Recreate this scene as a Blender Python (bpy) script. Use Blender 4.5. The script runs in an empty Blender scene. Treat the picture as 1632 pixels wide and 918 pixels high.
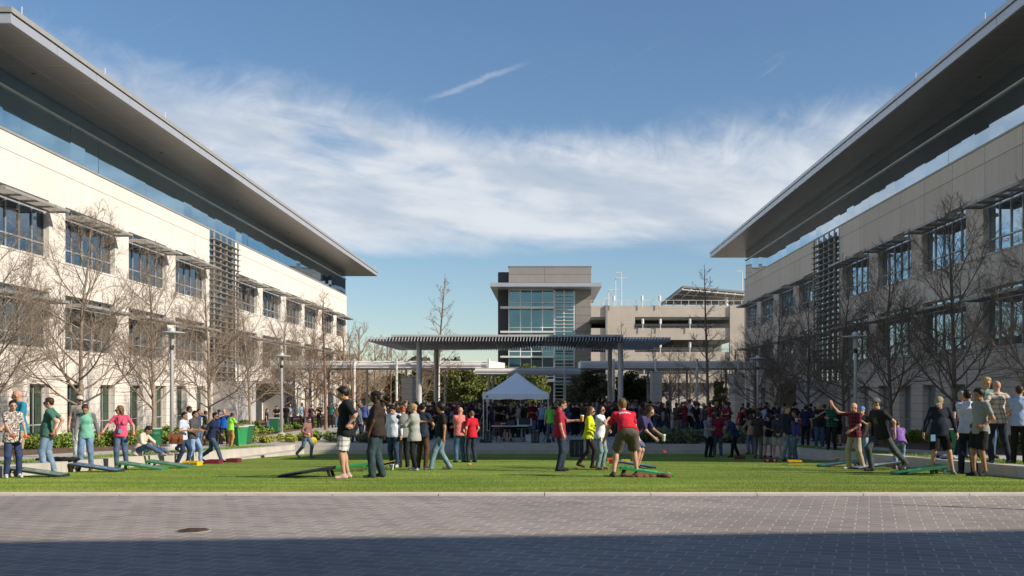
import bpy, math, random
import numpy as np
from mathutils import Vector, Matrix
R = math.radians
random.seed(7); rng = np.random.default_rng(7)
SC = bpy.context.scene
COL = SC.collection
# ------------------------------------------------------------------ camera, sky, sun
F = 1600.0; VX = 868.0; VY = 624.0; EYE = 2.32      # focal length and vanishing point in photo pixels, eye height
cam = bpy.data.cameras.new('camera'); camo = bpy.data.objects.new('camera', cam); COL.objects.link(camo)
camo.location = (0, 0, EYE); camo.rotation_euler = (R(90), 0, 0)
cam.sensor_width = 36; cam.lens = 36*F/1632; cam.shift_x = -52/1632; cam.shift_y = 165/1632
cam.clip_start = .1; cam.clip_end = 6000
SC.camera = camo
SUN = Vector((1, -.4, .64)).normalized()
w = bpy.data.worlds.new('World'); SC.world = w; w.use_nodes = True
nt = w.node_tree; N = nt.nodes; L = nt.links
bg = N['Background']; bg.inputs[1].default_value = 0.090
sky = N.new('ShaderNodeTexSky'); sky.sky_type = 'NISHITA'; sky.sun_disc = False
sky.sun_elevation = math.asin(SUN.z); sky.sun_rotation = math.atan2(SUN.x, SUN.y)
sky.air_density = 1.0; sky.dust_density = .05; sky.ozone_density = 1.6; sky.altitude = 0
def wm(op, a, b=None, c=None):
    n = N.new('ShaderNodeMath'); n.operation = op
    for i, v in enumerate((a, b, c)):
        if v is None: continue
        if isinstance(v, (int, float)): n.inputs[i].default_value = v
        else: L.new(v, n.inputs[i])
    return n.outputs[0]
def wr(v, a, b):
    n = N.new('ShaderNodeMapRange'); n.interpolation_type = 'SMOOTHSTEP'
    L.new(v, n.inputs[0]); n.inputs[1].default_value = a; n.inputs[2].default_value = b
    return n.outputs[0]
tc = N.new('ShaderNodeTexCoord'); sp = N.new('ShaderNodeSeparateXYZ'); L.new(tc.outputs['Generated'], sp.inputs[0])
ax = wm('ARCTAN2', sp.outputs[0], sp.outputs[1]); el = wm('ARCSINE', sp.outputs[2])
def wnoise(sx, sy, rot, detail, rough, off=0., dist=0.):
    a = wm('ADD', wm('MULTIPLY', ax, math.cos(rot)), wm('MULTIPLY', el, math.sin(rot)))
    b = wm('SUBTRACT', wm('MULTIPLY', el, math.cos(rot)), wm('MULTIPLY', ax, math.sin(rot)))
    c = N.new('ShaderNodeCombineXYZ'); L.new(wm('MULTIPLY', a, sx), c.inputs[0]); L.new(wm('MULTIPLY', b, sy), c.inputs[1]); c.inputs[2].default_value = off
    n = N.new('ShaderNodeTexNoise'); n.inputs['Scale'].default_value = 1; n.inputs['Detail'].default_value = detail
    n.inputs['Roughness'].default_value = rough; n.inputs['Distortion'].default_value = dist
    L.new(c.outputs[0], n.inputs['Vector']); return n.outputs[0]
big = wnoise(5, 12, -.12, 3, .5, 3.3)
fine = wnoise(7, 30, -.14, 8, .56, 8.1, .35)
wisp = wnoise(22, 26, .5, 8, .66, 1.2, 1.2)
ew = wm('ADD', el, wm('MULTIPLY', wm('SUBTRACT', wisp, .5), .05))
ew = wm('ADD', ew, wm('MULTIPLY', wm('SUBTRACT', big, .5), .09))
lo = wr(wm('ADD', el, wm('MULTIPLY', wm('SUBTRACT', fine, .5), .05)), .132, .160)
hi = wm('SUBTRACT', 1, wr(wm('SUBTRACT', ew, wm('MAXIMUM', wm('MULTIPLY', ax, -.135), wm('MULTIPLY', ax, .02))), .205, .270))
band = wm('MULTIPLY', lo, hi)
dens = wr(wm('ADD', wm('MULTIPLY', fine, .55), wm('MULTIPLY', big, .65)), .32, .54)
cl = wm('MULTIPLY', band, dens)
# thinner patch towards the upper right, thin high wisps above the band
thin = wm('MULTIPLY', wr(wnoise(7, 60, .42, 9, .65, 5.5, .8), .60, .86), wm('MULTIPLY', wr(el, .22, .27), wm('SUBTRACT', 1, wr(el, .30, .36))))
low = wm('MULTIPLY', wr(wnoise(14, 46, .0, 6, .55, 9.7), .50, .74), wm('SUBTRACT', 1, wr(el, .03, .10)))
rest = wm('MULTIPLY', wr(wnoise(4, 14, .1, 7, .6, 20.), .55, .8), wm('SUBTRACT', 1, wr(wm('ABSOLUTE', wm('SUBTRACT', wm('ABSOLUTE', ax), 2.2)), 1.0, 1.4)))
# one thin straight streak climbing to the right above the band
ln = wm('SUBTRACT', wm('SUBTRACT', el, .3235), wm('MULTIPLY', ax, .36)); ln = wm('ADD', ln, wm('MULTIPLY', wm('SUBTRACT', wisp, .5), .012))
stk = wm('MULTIPLY', wm('SUBTRACT', 1, wr(wm('ABSOLUTE', ln), .0003, .0040)), wm('MULTIPLY', wr(ax, -.13, -.09), wm('SUBTRACT', 1, wr(ax, -.06, -.005))))
thin = wm('ADD', thin, wm('MULTIPLY', stk, .7))
cl = wm('MINIMUM', wm('ADD', wm('ADD', wm('MULTIPLY', cl, .86), wm('MULTIPLY', thin, .38)), wm('ADD', wm('MULTIPLY', low, .22), wm('MULTIPLY', rest, .45))), .93)
tr = N.new('ShaderNodeValToRGB'); L.new(el, tr.inputs[0]); tr.color_ramp.elements[0].color = (.76, .82, .89, 1); tr.color_ramp.elements[1].color = (.80, .95, 1.06, 1); tr.color_ramp.elements[1].position = .42
tint = N.new('ShaderNodeMix'); tint.data_type = 'RGBA'; tint.blend_type = 'MULTIPLY'; tint.inputs[0].default_value = 1
L.new(sky.outputs[0], tint.inputs[6]); L.new(tr.outputs[0], tint.inputs[7])
mx = N.new('ShaderNodeMix'); mx.data_type = 'RGBA'; L.new(cl, mx.inputs[0]); L.new(tint.outputs[2], mx.inputs[6])
cc = N.new('ShaderNodeMix'); cc.data_type = 'RGBA'; L.new(wr(wnoise(6, 22, -.1, 6, .55, 31.), .35, .62), cc.inputs[0])
cc.inputs[6].default_value = (4.5, 5.1, 5.9, 1); cc.inputs[7].default_value = (6.9, 7.1, 7.4, 1)
L.new(cc.outputs[2], mx.inputs[7]); L.new(mx.outputs[2], bg.inputs[0])
sl = bpy.data.lights.new('sun', 'SUN'); sl.energy = 4.6; sl.angle = R(.53); sl.color = (1, .89, .75)
so = bpy.data.objects.new('sun', sl); COL.objects.link(so); so.rotation_euler = (-SUN).to_track_quat('-Z', 'Y').to_euler()
SC.view_settings.view_transform = 'Standard'; SC.view_settings.look = 'None'
SC.view_settings.exposure = 0.40; SC.view_settings.gamma = 1
SC.cycles.max_bounces = 6; SC.cycles.diffuse_bounces = 3; SC.cycles.glossy_bounces = 4
SC.cycles.use_denoising = True

# ------------------------------------------------------------------ helpers
class MB:
    def __init__(s): s.v = []; s.f = []; s.m = []
    def add(s, vs, fs, mi=0):
        o = len(s.v); s.v.extend([tuple(p) for p in vs]); s.f.extend([tuple(i+o for i in f) for f in fs]); s.m.extend([mi]*len(fs)); return s
    def box(s, x0, x1, y0, y1, z0, z1, mi=0):
        x0, x1 = min(x0, x1), max(x0, x1); y0, y1 = min(y0, y1), max(y0, y1); z0, z1 = min(z0, z1), max(z0, z1)
        return s.add([(x0,y0,z0),(x1,y0,z0),(x1,y1,z0),(x0,y1,z0),(x0,y0,z1),(x1,y0,z1),(x1,y1,z1),(x0,y1,z1)],
              [(0,3,2,1),(4,5,6,7),(0,1,5,4),(1,2,6,5),(2,3,7,6),(3,0,4,7)], mi)
    def hexa(s, p, mi=0):      # 8 points, bottom ring then top ring
        return s.add(p, [(0,3,2,1),(4,5,6,7),(0,1,5,4),(1,2,6,5),(2,3,7,6),(3,0,4,7)], mi)
    def quad(s, a, b, c, d, mi=0): return s.add([a,b,c,d], [(0,1,2,3)], mi)
    def tube(s, pts, rad, n=6, cap=True, mi=0):
        pts = [Vector(p) for p in pts]
        if not hasattr(rad, '__len__'): rad = [rad]*len(pts)
        vs = []; up = Vector((0,0,1))
        for i, p in enumerate(pts):
            d = (pts[min(i+1, len(pts)-1)]-pts[max(i-1, 0)])
            if d.length < 1e-9: d = Vector((0,0,1))
            d.normalize(); u = d.cross(up)
            if u.length < .05: u = d.cross(Vector((1,0,0)))
            u.normalize(); v = d.cross(u)
            for k in range(n):
                a = 2*math.pi*k/n; vs.append(p+u*math.cos(a)*rad[i]+v*math.sin(a)*rad[i])
        fs = [(i*n+k, i*n+(k+1)%n, (i+1)*n+(k+1)%n, (i+1)*n+k) for i in range(len(pts)-1) for k in range(n)]
        if cap: fs += [tuple(range(n)), tuple((len(pts)-1)*n+k for k in reversed(range(n)))]
        return s.add(vs, fs, mi)
    def lathe(s, prof, n=16, c=(0,0,0), mi=0):
        vs = [(c[0]+r*math.cos(2*math.pi*k/n), c[1]+r*math.sin(2*math.pi*k/n), c[2]+z) for r, z in prof for k in range(n)]
        fs = [(i*n+k, i*n+(k+1)%n, (i+1)*n+(k+1)%n, (i+1)*n+k) for i in range(len(prof)-1) for k in range(n)]
        fs += [tuple(reversed(range(n))), tuple((len(prof)-1)*n+k for k in range(n))]
        return s.add(vs, fs, mi)
    def build(s, name, mats, parent=None, smooth=False):
        me = bpy.data.meshes.new(name); me.from_pydata(s.v, [], s.f)
        if not isinstance(mats, (list, tuple)): mats = [mats]
        for m in mats: me.materials.append(m)
        if len(mats) > 1: me.polygons.foreach_set('material_index', s.m)
        if smooth: me.polygons.foreach_set('use_smooth', [True]*len(me.polygons))
        me.update(); return link(name, me, parent)
def link(name, me, parent=None):
    o = bpy.data.objects.new(name, me); COL.objects.link(o)
    if parent is not None: o.parent = parent
    return o
def tag(o, label=None, cat=None, group=None, kind=None):
    if label: o['label'] = label
    if cat: o['category'] = cat
    if group: o['group'] = group
    if kind: o['kind'] = kind
    return o
def thing(name, label, cat, loc=(0,0,0), rz=0, group=None):
    o = bpy.data.objects.new(name, None); COL.objects.link(o); o.location = loc; o.rotation_euler = (0,0,rz)
    o.empty_display_size = .1
    return tag(o, label, cat, group)
def copy_tree(o, loc=None, rz=None, label=None, parent=None, scale=None):
    kids = list(o.children)
    c = o.copy(); COL.objects.link(c); c.parent = parent
    if loc is not None: c.location = loc
    if rz is not None: c.rotation_euler = (0,0,rz)
    if label: c['label'] = label
    if scale is not None: c.scale = (scale,)*3 if not hasattr(scale, '__len__') else scale
    for k in kids: copy_tree(k, parent=c)
    return c
def npmesh(name, V, Fq, mats, smooth=True, midx=None):
    V = np.asarray(V, dtype=np.float32); Fq = np.asarray(Fq, dtype=np.int32); k = Fq.shape[1]
    me = bpy.data.meshes.new(name); me.vertices.add(len(V)); me.vertices.foreach_set('co', V.ravel())
    me.loops.add(Fq.size); me.loops.foreach_set('vertex_index', Fq.ravel())
    me.polygons.add(len(Fq)); me.polygons.foreach_set('loop_start', np.arange(0, Fq.size, k, dtype=np.int32))
    try: me.polygons.foreach_set('loop_total', np.full(len(Fq), k, dtype=np.int32))
    except Exception: pass
    for m in (mats if isinstance(mats, (list, tuple)) else [mats]): me.materials.append(m)
    if midx is not None: me.polygons.foreach_set('material_index', np.asarray(midx, dtype=np.int32))
    me.polygons.foreach_set('use_smooth', np.full(len(Fq), smooth))
    me.update(calc_edges=True); return me

# ------------------------------------------------------------------ materials
class Mt:
    def __init__(s, name, col=(.5,.5,.5), rough=.7, metal=0., spec=.5):
        s.m = bpy.data.materials.new(name); s.m.use_nodes = True; s.nt = s.m.node_tree; s.N = s.nt.nodes; s.L = s.nt.links
        s.b = s.N['Principled BSDF']; s.set('Base Color', (*col, 1)); s.set('Roughness', rough); s.set('Metallic', metal); s.set('Specular IOR Level', spec)
        s.col = col; s._tc = None; s.bumpn = None
    def set(s, k, v): s.b.inputs[k].default_value = v
    def tc(s, kind='Object'):
        if s._tc is None: s._tc = s.N.new('ShaderNodeTexCoord')
        return s._tc.outputs[kind]
    def mapping(s, scale=(1,1,1), rot=(0,0,0), loc=(0,0,0), src=None):
        n = s.N.new('ShaderNodeMapping'); s.L.new(src or s.tc(), n.inputs[0]); n.inputs['Scale'].default_value = scale
        n.inputs['Rotation'].default_value = rot; n.inputs['Location'].default_value = loc; return n.outputs[0]
    def noise(s, sc=5., detail=4., rough=.55, vec=None, dist=0.):
        n = s.N.new('ShaderNodeTexNoise'); s.L.new(vec or s.tc(), n.inputs['Vector']); n.inputs['Scale'].default_value = sc
        n.inputs['Detail'].default_value = detail; n.inputs['Roughness'].default_value = rough; n.inputs['Distortion'].default_value = dist; return n.outputs[0]
    def brick(s, vec, w, h, mortar=.01, off=.5, c1=(1,1,1), c2=(.8,.8,.8), cm=(0,0,0), smooth=.1):
        n = s.N.new('ShaderNodeTexBrick'); s.L.new(vec, n.inputs['Vector']); n.inputs['Scale'].default_value = 1
        n.inputs['Brick Width'].default_value = w; n.inputs['Row Height'].default_value = h; n.inputs['Mortar Size'].default_value = mortar
        n.inputs['Mortar Smooth'].default_value = smooth; n.offset = off; n.inputs['Color1'].default_value = (*c1,1); n.inputs['Color2'].default_value = (*c2,1); n.inputs['Mortar'].default_value = (*cm,1)
        return n
    def ramp(s, v, pts):
        n = s.N.new('ShaderNodeValToRGB'); s.L.new(v, n.inputs[0]); e = n.color_ramp.elements
        while len(e) < len(pts): e.new(.5)
        for i, (p, c) in enumerate(pts): e[i].position = p; e[i].color = (*c, 1) if len(c) == 3 else c
        return n.outputs[0]
    def mix(s, fac, a, b, mode='MIX'):
        n = s.N.new('ShaderNodeMix'); n.data_type = 'RGBA'; n.blend_type = mode
        for i, v in ((0, fac), (6, a), (7, b)):
            if isinstance(v, (int, float)): n.inputs[i].default_value = v
            elif isinstance(v, tuple): n.inputs[i].default_value = (*v, 1)
            else: s.L.new(v, n.inputs[i])
        return n.outputs[2]
    def math(s, op, a, b=0.):
        n = s.N.new('ShaderNodeMath'); n.operation = op
        for i, v in ((0, a), (1, b)):
            if isinstance(v, (int, float)): n.inputs[i].default_value = v
            else: s.L.new(v, n.inputs[i])
        return n.outputs[0]
    def color(s, v): s.L.new(v, s.b.inputs['Base Color']); return s
    def bump(s, h, strength=.3, dist=.02):
        n = s.N.new('ShaderNodeBump'); n.inputs['Strength'].default_value = strength; n.inputs['Distance'].default_value = dist
        s.L.new(h, n.inputs['Height'])
        if s.bumpn: s.L.new(s.bumpn, n.inputs['Normal'])
        s.bumpn = n.outputs[0]; s.L.new(s.bumpn, s.b.inputs['Normal']); return s
def simple(name, col, rough=.7, metal=0., var=.12, sc=6., spec=.5):
    m = Mt(name, col, rough, metal, spec); n = m.noise(sc, 5)
    m.color(m.ramp(n, [(.3, tuple(c*(1-var) for c in col)), (.7, tuple(min(1, c*(1+var)) for c in col))])); return m.m
M = {}
M['steel'] = simple('painted_steel', (.52,.53,.54), .45, .1, .08, 2)
M['white_steel'] = simple('white_painted_steel', (.72,.71,.68), .5, 0, .06, 2)
M['fascia'] = simple('metal_fascia', (.50,.51,.54), .38, .45, .05, .6)
M['dark_metal'] = simple('dark_metal', (.05,.052,.055), .5, .2)
M['mullion'] = simple('aluminium_mullion', (.46,.47,.48), .4, .4, .05)
M['shade'] = simple('sunshade_metal', (.36,.345,.32), .5, .2, .08)
M['concrete'] = simple('concrete', (.46,.43,.38), .85, 0, .14, 1.3)
M['black'] = simple('black_plastic', (.018,.018,.02), .45)
M['concrete_dark'] = simple('weathered_concrete', (.30,.29,.27), .9, 0, .12, 2)
def stone(name, base, h0, pw=3.63):
    m = Mt(name, base, .8)
    v = m.tc(); sx = m.N.new('ShaderNodeSeparateXYZ'); m.L.new(v, sx.inputs[0])
    cx = m.N.new('ShaderNodeCombineXYZ'); m.L.new(m.math('ADD', sx.outputs[1], sx.outputs[0]), cx.inputs[0]); m.L.new(sx.outputs[2], cx.inputs[1])
    vec = m.mapping(loc=(1.9, -h0, 0), src=cx.outputs[0])
    panel = m.brick(vec, pw, 4.27, .02, .0); blocks = m.brick(cx.outputs[0], 1.21, .42, .010, .5)
    up = m.math('GREATER_THAN', sx.outputs[2], 3.1)
    line = m.mix(up, blocks.outputs['Fac'], panel.outputs['Fac'])
    st = m.noise(.5, 6, .6, m.mapping(scale=(1,1,.35))); fine = m.noise(14, 4)
    col = m.mix(st, tuple(c*.90 for c in base), tuple(min(1, c*1.05) for c in base))
    col = m.mix(.10, col, m.ramp(fine, [(.35,(0,0,0)),(.65,(1,1,1))]), 'OVERLAY')
    tone = m.brick(vec, 3.63, 4.27, 0., .0, (1,1,1), (.86,.86,.87)); col = m.mix(up, col, m.mix(.8 if pw < 100 else .22, col, tone.outputs[0], 'MULTIPLY'))
    streak = m.noise(2.2, 5, .7, m.mapping(scale=(1,1,.06))); col = m.mix(.24, col, m.ramp(streak, [(.35,(.30,.29,.27)),(.6,(.55,.55,.55))]), 'OVERLAY')
    m.color(m.mix(m.math('MULTIPLY', line, .78), col, (.16,.14,.12)))
    m.bump(m.math('SUBTRACT', 1, line), .35, .015); m.bump(fine, .08, .01); return m.m
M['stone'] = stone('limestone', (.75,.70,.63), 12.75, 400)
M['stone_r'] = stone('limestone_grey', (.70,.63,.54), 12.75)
def soffit():
    m = Mt('soffit_panels', (.23,.2,.17), .35, .1)
    br = m.brick(m.mapping(rot=(0,0,R(90)), loc=(.2,1.55,0)), 2.42, 1.62, .03, 0., c1=(.165,.14,.115), c2=(.150,.127,.105), cm=(.26,.23,.20))
    m.color(br.outputs[0]); m.bump(m.noise(.8, 2), .15, .03); return m.m
M['soffit'] = soffit()
def glass(name, base, ior=1.75, tint=(1,1,1)):
    m = Mt(name, base, .015); m.set('IOR', ior); m.set('Specular Tint', (*tint,1))
    n = m.noise(.35, 3, .5); m.color(m.ramp(n, [(.35, tuple(c*.5 for c in base)), (.7, tuple(c*1.5 for c in base))])); return m.m

def coated(name, col):
    m = Mt(name, col, .012, 1.); n = m.noise(.25, 3, .5); m.color(m.ramp(n, [(.35, tuple(c*.82 for c in col)), (.65, col)])); return m.m
M['glass_top'] = coated('ribbon_glass', (.32,.53,.66))
M['glass_r'] = coated('blue_reflecting_glass', (.50,.62,.70))
M['glass'] = coated('tinted_glass', (.20,.29,.36)); M['glass_green_refl'] = coated('green_reflection_glass', (.10,.19,.14))  # green tint paints a reflection into the left ground-floor panes
M['glass_teal'] = coated('teal_glass', (.19,.27,.29))
# ------------------------------------------------------------------ levels
def zlawn(Y): return 1.439-.042*Y
def zter(Y): return max(0., 1.53-.0357*Y)
def at_lawn(px, py):
    Y = .881/((py-VY)/F-.042); return Vector(((px-VX)/F*Y, Y, zlawn(Y)))
def at_ter(px, py):
    Y = .79/((py-VY)/F-.0357)
    if Y > 42.86 or Y < 0: Y = F*2.32/(py-VY)
    return Vector(((px-VX)/F*Y, Y, zter(Y)))
def at_plaza(px, py):
    Y = F*2.32/(py-VY); return Vector(((px-VX)/F*Y, Y, 0))
def at(px, Y, z=0.): return Vector(((px-VX)/F*Y, Y, z))
def zpx(py, Y): return EYE+(VY-py)/F*Y
XL, XR = -10.9, 9.5         # lawn side walls
YK, YB = 14.56, 43.4        # near kerb, back steps
# ------------------------------------------------------------------ ground sheets
def sheet(name, pts, faces, m, kind='structure'):
    mb = MB(); mb.add(pts, faces); o = mb.build(name, m); return tag(o, kind=kind)
mg = Mt('far_ground', (.12,.13,.07), .95); mg.color(mg.ramp(mg.noise(.05, 6), [(.35,(.10,.12,.05)),(.65,(.20,.18,.12))]))
sheet('ground', [(-2500,-300,-.6),(2500,-300,-.6),(2500,4000,-.6),(-2500,4000,-.6)], [(0,1,2,3)], mg.m)
# brick pavement
mp = Mt('clay_pavers', (.2,.18,.17), .75)
vec = mp.mapping(rot=(0,0,R(18)))
wob = mp.N.new('ShaderNodeMix'); wob.data_type = 'VECTOR'; wob.blend_type if False else None
nz = mp.N.new('ShaderNodeTexNoise'); mp.L.new(vec, nz.inputs['Vector']); nz.inputs['Scale'].default_value = 1.1
va = mp.N.new('ShaderNodeVectorMath'); va.operation = 'MULTIPLY_ADD'; mp.L.new(nz.outputs['Color'], va.inputs[0]); va.inputs[1].default_value = (.035,.035,0); mp.L.new(vec, va.inputs[2])
br = mp.brick(va.outputs[0], .29, .19, .012, .5, (.315,.275,.25), (.235,.208,.193), (.47,.42,.37), .3)
pat = mp.noise(.55, 5, .6); gr = mp.noise(60, 3)
c = mp.mix(.5, br.outputs[0], mp.ramp(pat, [(.3,(.30,.30,.30)),(.7,(.72,.70,.68))]), 'OVERLAY')
c = mp.mix(.25, c, mp.ramp(gr, [(.3,(.2,.2,.2)),(.7,(.8,.8,.8))]), 'OVERLAY')
c = mp.mix(mp.math('MULTIPLY', mp.ramp(mp.noise(.22, 4, .6, mp.mapping(loc=(3,1,0))), [(.5,(0,0,0)),(.75,(1,1,1))]), .35), c, (.20,.18,.175))
st2 = mp.ramp(mp.noise(1.4, 6, .65, mp.mapping(loc=(9,4,0)), 1.5), [(.60,(0,0,0)),(.70,(1,1,1))]); c = mp.mix(mp.math('MULTIPLY', st2, .28), c, (.13,.115,.11))
trk = mp.ramp(mp.noise(.35, 3, .5, mp.mapping(scale=(.15,1.6,1), rot=(0,0,R(6)))), [(.52,(0,0,0)),(.66,(1,1,1))]); c = mp.mix(mp.math('MULTIPLY', trk, .22), c, (.20,.18,.17))
mp.color(c); mp.bump(mp.math('MULTIPLY', br.outputs['Fac'], -1), .85, .012); mp.bump(gr, .15, .004)
mp.bump(mp.noise(5, 2), .25, .02)
sheet('pavement', [(-90,-40,.83),(90,-40,.83),(90,YK-.2,.83),(-90,YK-.2,.83)], [(0,1,2,3)], mp.m)
kb = MB()
for i in range(-26, 27):
    kb.box(i*1.52+.006, (i+1)*1.52-.006, YK-.2, YK, .5, .862)
tag(kb.build('kerb', simple('kerb_concrete', (.62,.59,.53), .8, 0, .10, 3)), kind='structure')
# lawn
ml = Mt('lawn_turf', (.09,.15,.025), .95, spec=.15)
n1 = ml.noise(.9, 5, .6, ml.mapping(scale=(.35,1.6,1))); n2 = ml.noise(38, 3, .6); n3 = ml.noise(.16, 3)
g = ml.ramp(n1, [(.30,(.125,.19,.03)),(.5,(.17,.24,.042)),(.70,(.27,.31,.075))])
g = ml.mix(.35, g, ml.ramp(n2, [(.3,(.22,.22,.22)),(.7,(.78,.78,.78))]), 'OVERLAY')
g = ml.mix(.4, g, ml.ramp(n3, [(.35,(.3,.3,.3)),(.65,(.65,.65,.6))]), 'OVERLAY')
sxl = ml.N.new('ShaderNodeSeparateXYZ'); ml.L.new(ml.tc(), sxl.inputs[0])
edge = ml.ramp(ml.math('SUBTRACT', sxl.outputs[1], ml.math('MULTIPLY', n1, 2.2)), [(0,(1,1,1)),(1,(0,0,0))])
mr = ml.N.new('ShaderNodeMapRange'); ml.L.new(ml.math('SUBTRACT', sxl.outputs[1], ml.math('MULTIPLY', n1, 1.6)), mr.inputs[0])
mr.inputs[1].default_value = 13.9; mr.inputs[2].default_value = 15.4; mr.inputs[3].default_value = .85; mr.inputs[4].default_value = 0
g = ml.mix(mr.outputs[0], g, (.30,.28,.07))
dryl = ml.ramp(ml.noise(.45, 5, .65, ml.mapping(loc=(5,2,0))), [(.56,(0,0,0)),(.70,(1,1,1))]); g = ml.mix(ml.math('MULTIPLY', dryl, .45), g, (.26,.26,.08))
ml.color(g); ml.bump(n2, .5, .03)
YM = YB+.0
sheet('lawn', [(-60,YK,zlawn(YK)),(60,YK,zlawn(YK)),(60,20.2,zlawn(20.2)),(-60,20.2,zlawn(20.2)),
      (XL,20.2,zlawn(20.2)),(XR,20.2,zlawn(20.2)),(XR,YM,zlawn(YM)),(XL,YM,zlawn(YM))], [(0,1,2,3),(4,5,6,7)], ml.m)
# grass blades, one mass
def blades(name, n, y0, y1, x0, x1, w_, h_, m, zf, power=1., keep=None, yy=None, cut=None):
    y = y0+(y1-y0)*rng.random(n)**power if yy is None else yy
    x = x0+(x1-x0)*rng.random(n)
    if keep is not None:
        k = keep(x, y); x, y = x[k], y[k]; n = len(x)
    a = rng.random(n)*math.pi; hh = h_*(.55+.75*rng.random(n)); ww = w_*(.6+.8*rng.random(n))
    z = np.array([zf(t) for t in y]) if not isinstance(zf, np.ufunc) else zf(y)
    lx = (rng.random(n)-.5)*hh*1.1; ly = (rng.random(n)-.5)*hh*1.1
    V = np.zeros((n,3,3)); V[:,0] = np.c_[x-np.cos(a)*ww/2, y-np.sin(a)*ww/2, z-.005]; V[:,1] = np.c_[x+np.cos(a)*ww/2, y+np.sin(a)*ww/2, z-.005]
    V[:,2] = np.c_[x+lx, y+ly, z+hh]
    me = npmesh(name, V.reshape(-1,3), np.arange(3*n).reshape(-1,3), m, False)
    return tag(link(name, me), 'short mown green grass covering the lawn' if name == 'grass' else None, None, None, 'stuff')
mb_ = Mt('grass_blade', (.12,.19,.03), .8, spec=.2); nb = mb_.noise(.9, 5, .6, mb_.mapping(scale=(.35,1.6,1))); nb2 = mb_.noise(25, 2)
gb = mb_.ramp(nb, [(.30,(.14,.225,.034)),(.5,(.19,.285,.048)),(.70,(.31,.37,.085))])
gb = mb_.mix(.28, gb, mb_.ramp(nb2, [(.3,(.25,.25,.22)),(.7,(.80,.78,.7))]), 'OVERLAY')
sxb = mb_.N.new('ShaderNodeSeparateXYZ'); mb_.L.new(mb_.tc(), sxb.inputs[0])
mrb = mb_.N.new('ShaderNodeMapRange'); mb_.L.new(mb_.math('SUBTRACT', sxb.outputs[1], mb_.math('MULTIPLY', nb, 1.8)), mrb.inputs[0])
mrb.inputs[1].default_value = 13.9; mrb.inputs[2].default_value = 15.5; mrb.inputs[3].default_value = .8; mrb.inputs[4].default_value = 0
n3b = mb_.noise(.16, 3); gb = mb_.mix(.4, gb, mb_.ramp(n3b, [(.35,(.3,.3,.3)),(.65,(.65,.65,.6))]), 'OVERLAY')
dry = mb_.ramp(mb_.noise(.45, 5, .65, mb_.mapping(loc=(5,2,0))), [(.56,(0,0,0)),(.70,(1,1,1))]); gb = mb_.mix(mb_.math('MULTIPLY', dry, .45), gb, (.30,.30,.09))
mb_.color(mb_.mix(mrb.outputs[0], gb, (.33,.27,.07)))
mb_.set('Transmission Weight', 0)
nA = 330000
yA = YK+.01+(YM-YK)*rng.random(nA)**2.1
blades('grass', nA, YK, YM, -12.5, 11.5, .008, .017, mb_.m, zlawn, yy=yA, keep=lambda x, y: ((y < 20.2) | ((x > XL) & (x < XR))) & (abs((x+.7)) < y*.53+1.2))
blades('grass', 30000, YK, YK+.20, -9.5, 9.5, .010, .035, mb_.m, zlawn)
# terraces beside the lawn
mc = Mt('path_concrete', (.45,.42,.37), .85); jc = mc.brick(mc.mapping(rot=(0,0,0)), 1.9, 1.5, .008, 0., (.46,.43,.38), (.43,.40,.36), (.25,.23,.2))
mc.color(mc.mix(.3, jc.outputs[0], mc.ramp(mc.noise(1.2, 5), [(.3,(.35,.35,.35)),(.7,(.65,.65,.65))]), 'OVERLAY'))
mm = Mt('mulch', (.12,.06,.035), 1.); mm.color(mm.ramp(mm.noise(22, 4), [(.3,(.07,.04,.028)),(.6,(.20,.12,.08)),(.8,(.32,.22,.15))])); mm.bump(mm.noise(30, 3), .8, .05)
ys = [20.2, 28, 36, 42.857]
def strip(name, x0, x1, m, yfar=None, z_off=0.):
    yy = ys+([yfar] if yfar else [])
    pts = []; fs = []
    for y in yy: pts += [(x0,y,zter(y)+z_off),(x1,y,zter(y)+z_off)]
    for i in range(len(yy)-1): fs.append((2*i,2*i+1,2*i+3,2*i+2))
    return sheet(name, pts, fs, m)
for s, xw in ((-1, XL), (1, XR)):
    e = xw+s*.45
    a = sorted((e, e+s*1.15)); strip('lawn_strip', *a, ml.m)
    a = sorted((e+s*1.15, e+s*3.3)); strip('path', *a, mc.m)
    a = sorted((e+s*3.3, s*(23.15 if s < 0 else 20.05))); strip('planting_bed', *a, mm.m, 115 if s < 0 else 99)
    # earth side under the near end of the terrace, closing it towards the lawn
    mbx = MB(); x0, x1 = sorted((e+s*.01, s*23.15))
    mbx.box(x0, x1, 20.0, 20.2, .3, zter(20.2)+.012); tag(mbx.build('terrace_kerb', M['concrete']), kind='structure')
    bl = blades('grass', 9000, 20.2, 42.8, *sorted((e, e+s*1.15)), .02, .05, mb_.m, zter)
mpz = Mt('plaza_concrete', (.40,.37,.33), .85); jp = mpz.brick(mpz.tc(), 3.0, 3.0, .02, 0., (.40,.37,.33), (.37,.35,.31), (.2,.19,.17))
mpz.color(mpz.mix(.35, jp.outputs[0], mpz.ramp(mpz.noise(.8, 6), [(.3,(.33,.33,.33)),(.7,(.68,.68,.68))]), 'OVERLAY'))
sheet('plaza', [(-15,44.2,0),(13.5,44.2,0),(19.9,101,0),(40,160,0),(-60,160,0),(-23,118,0)] , [(0,1,2,3,4,5)], mpz.m)
sheet('plaza', [(-15,42.857,-.002),(XL-.45,42.857,-.002),(XL-.45,44.2,-.002),(-15,44.2,-.002)], [(0,1,2,3)], mpz.m)
sheet('plaza', [(XR+.45,42.857,-.002),(13.5,42.857,-.002),(13.5,44.2,-.002),(XR+.45,44.2,-.002)], [(0,1,2,3)], mpz.m)
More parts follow.
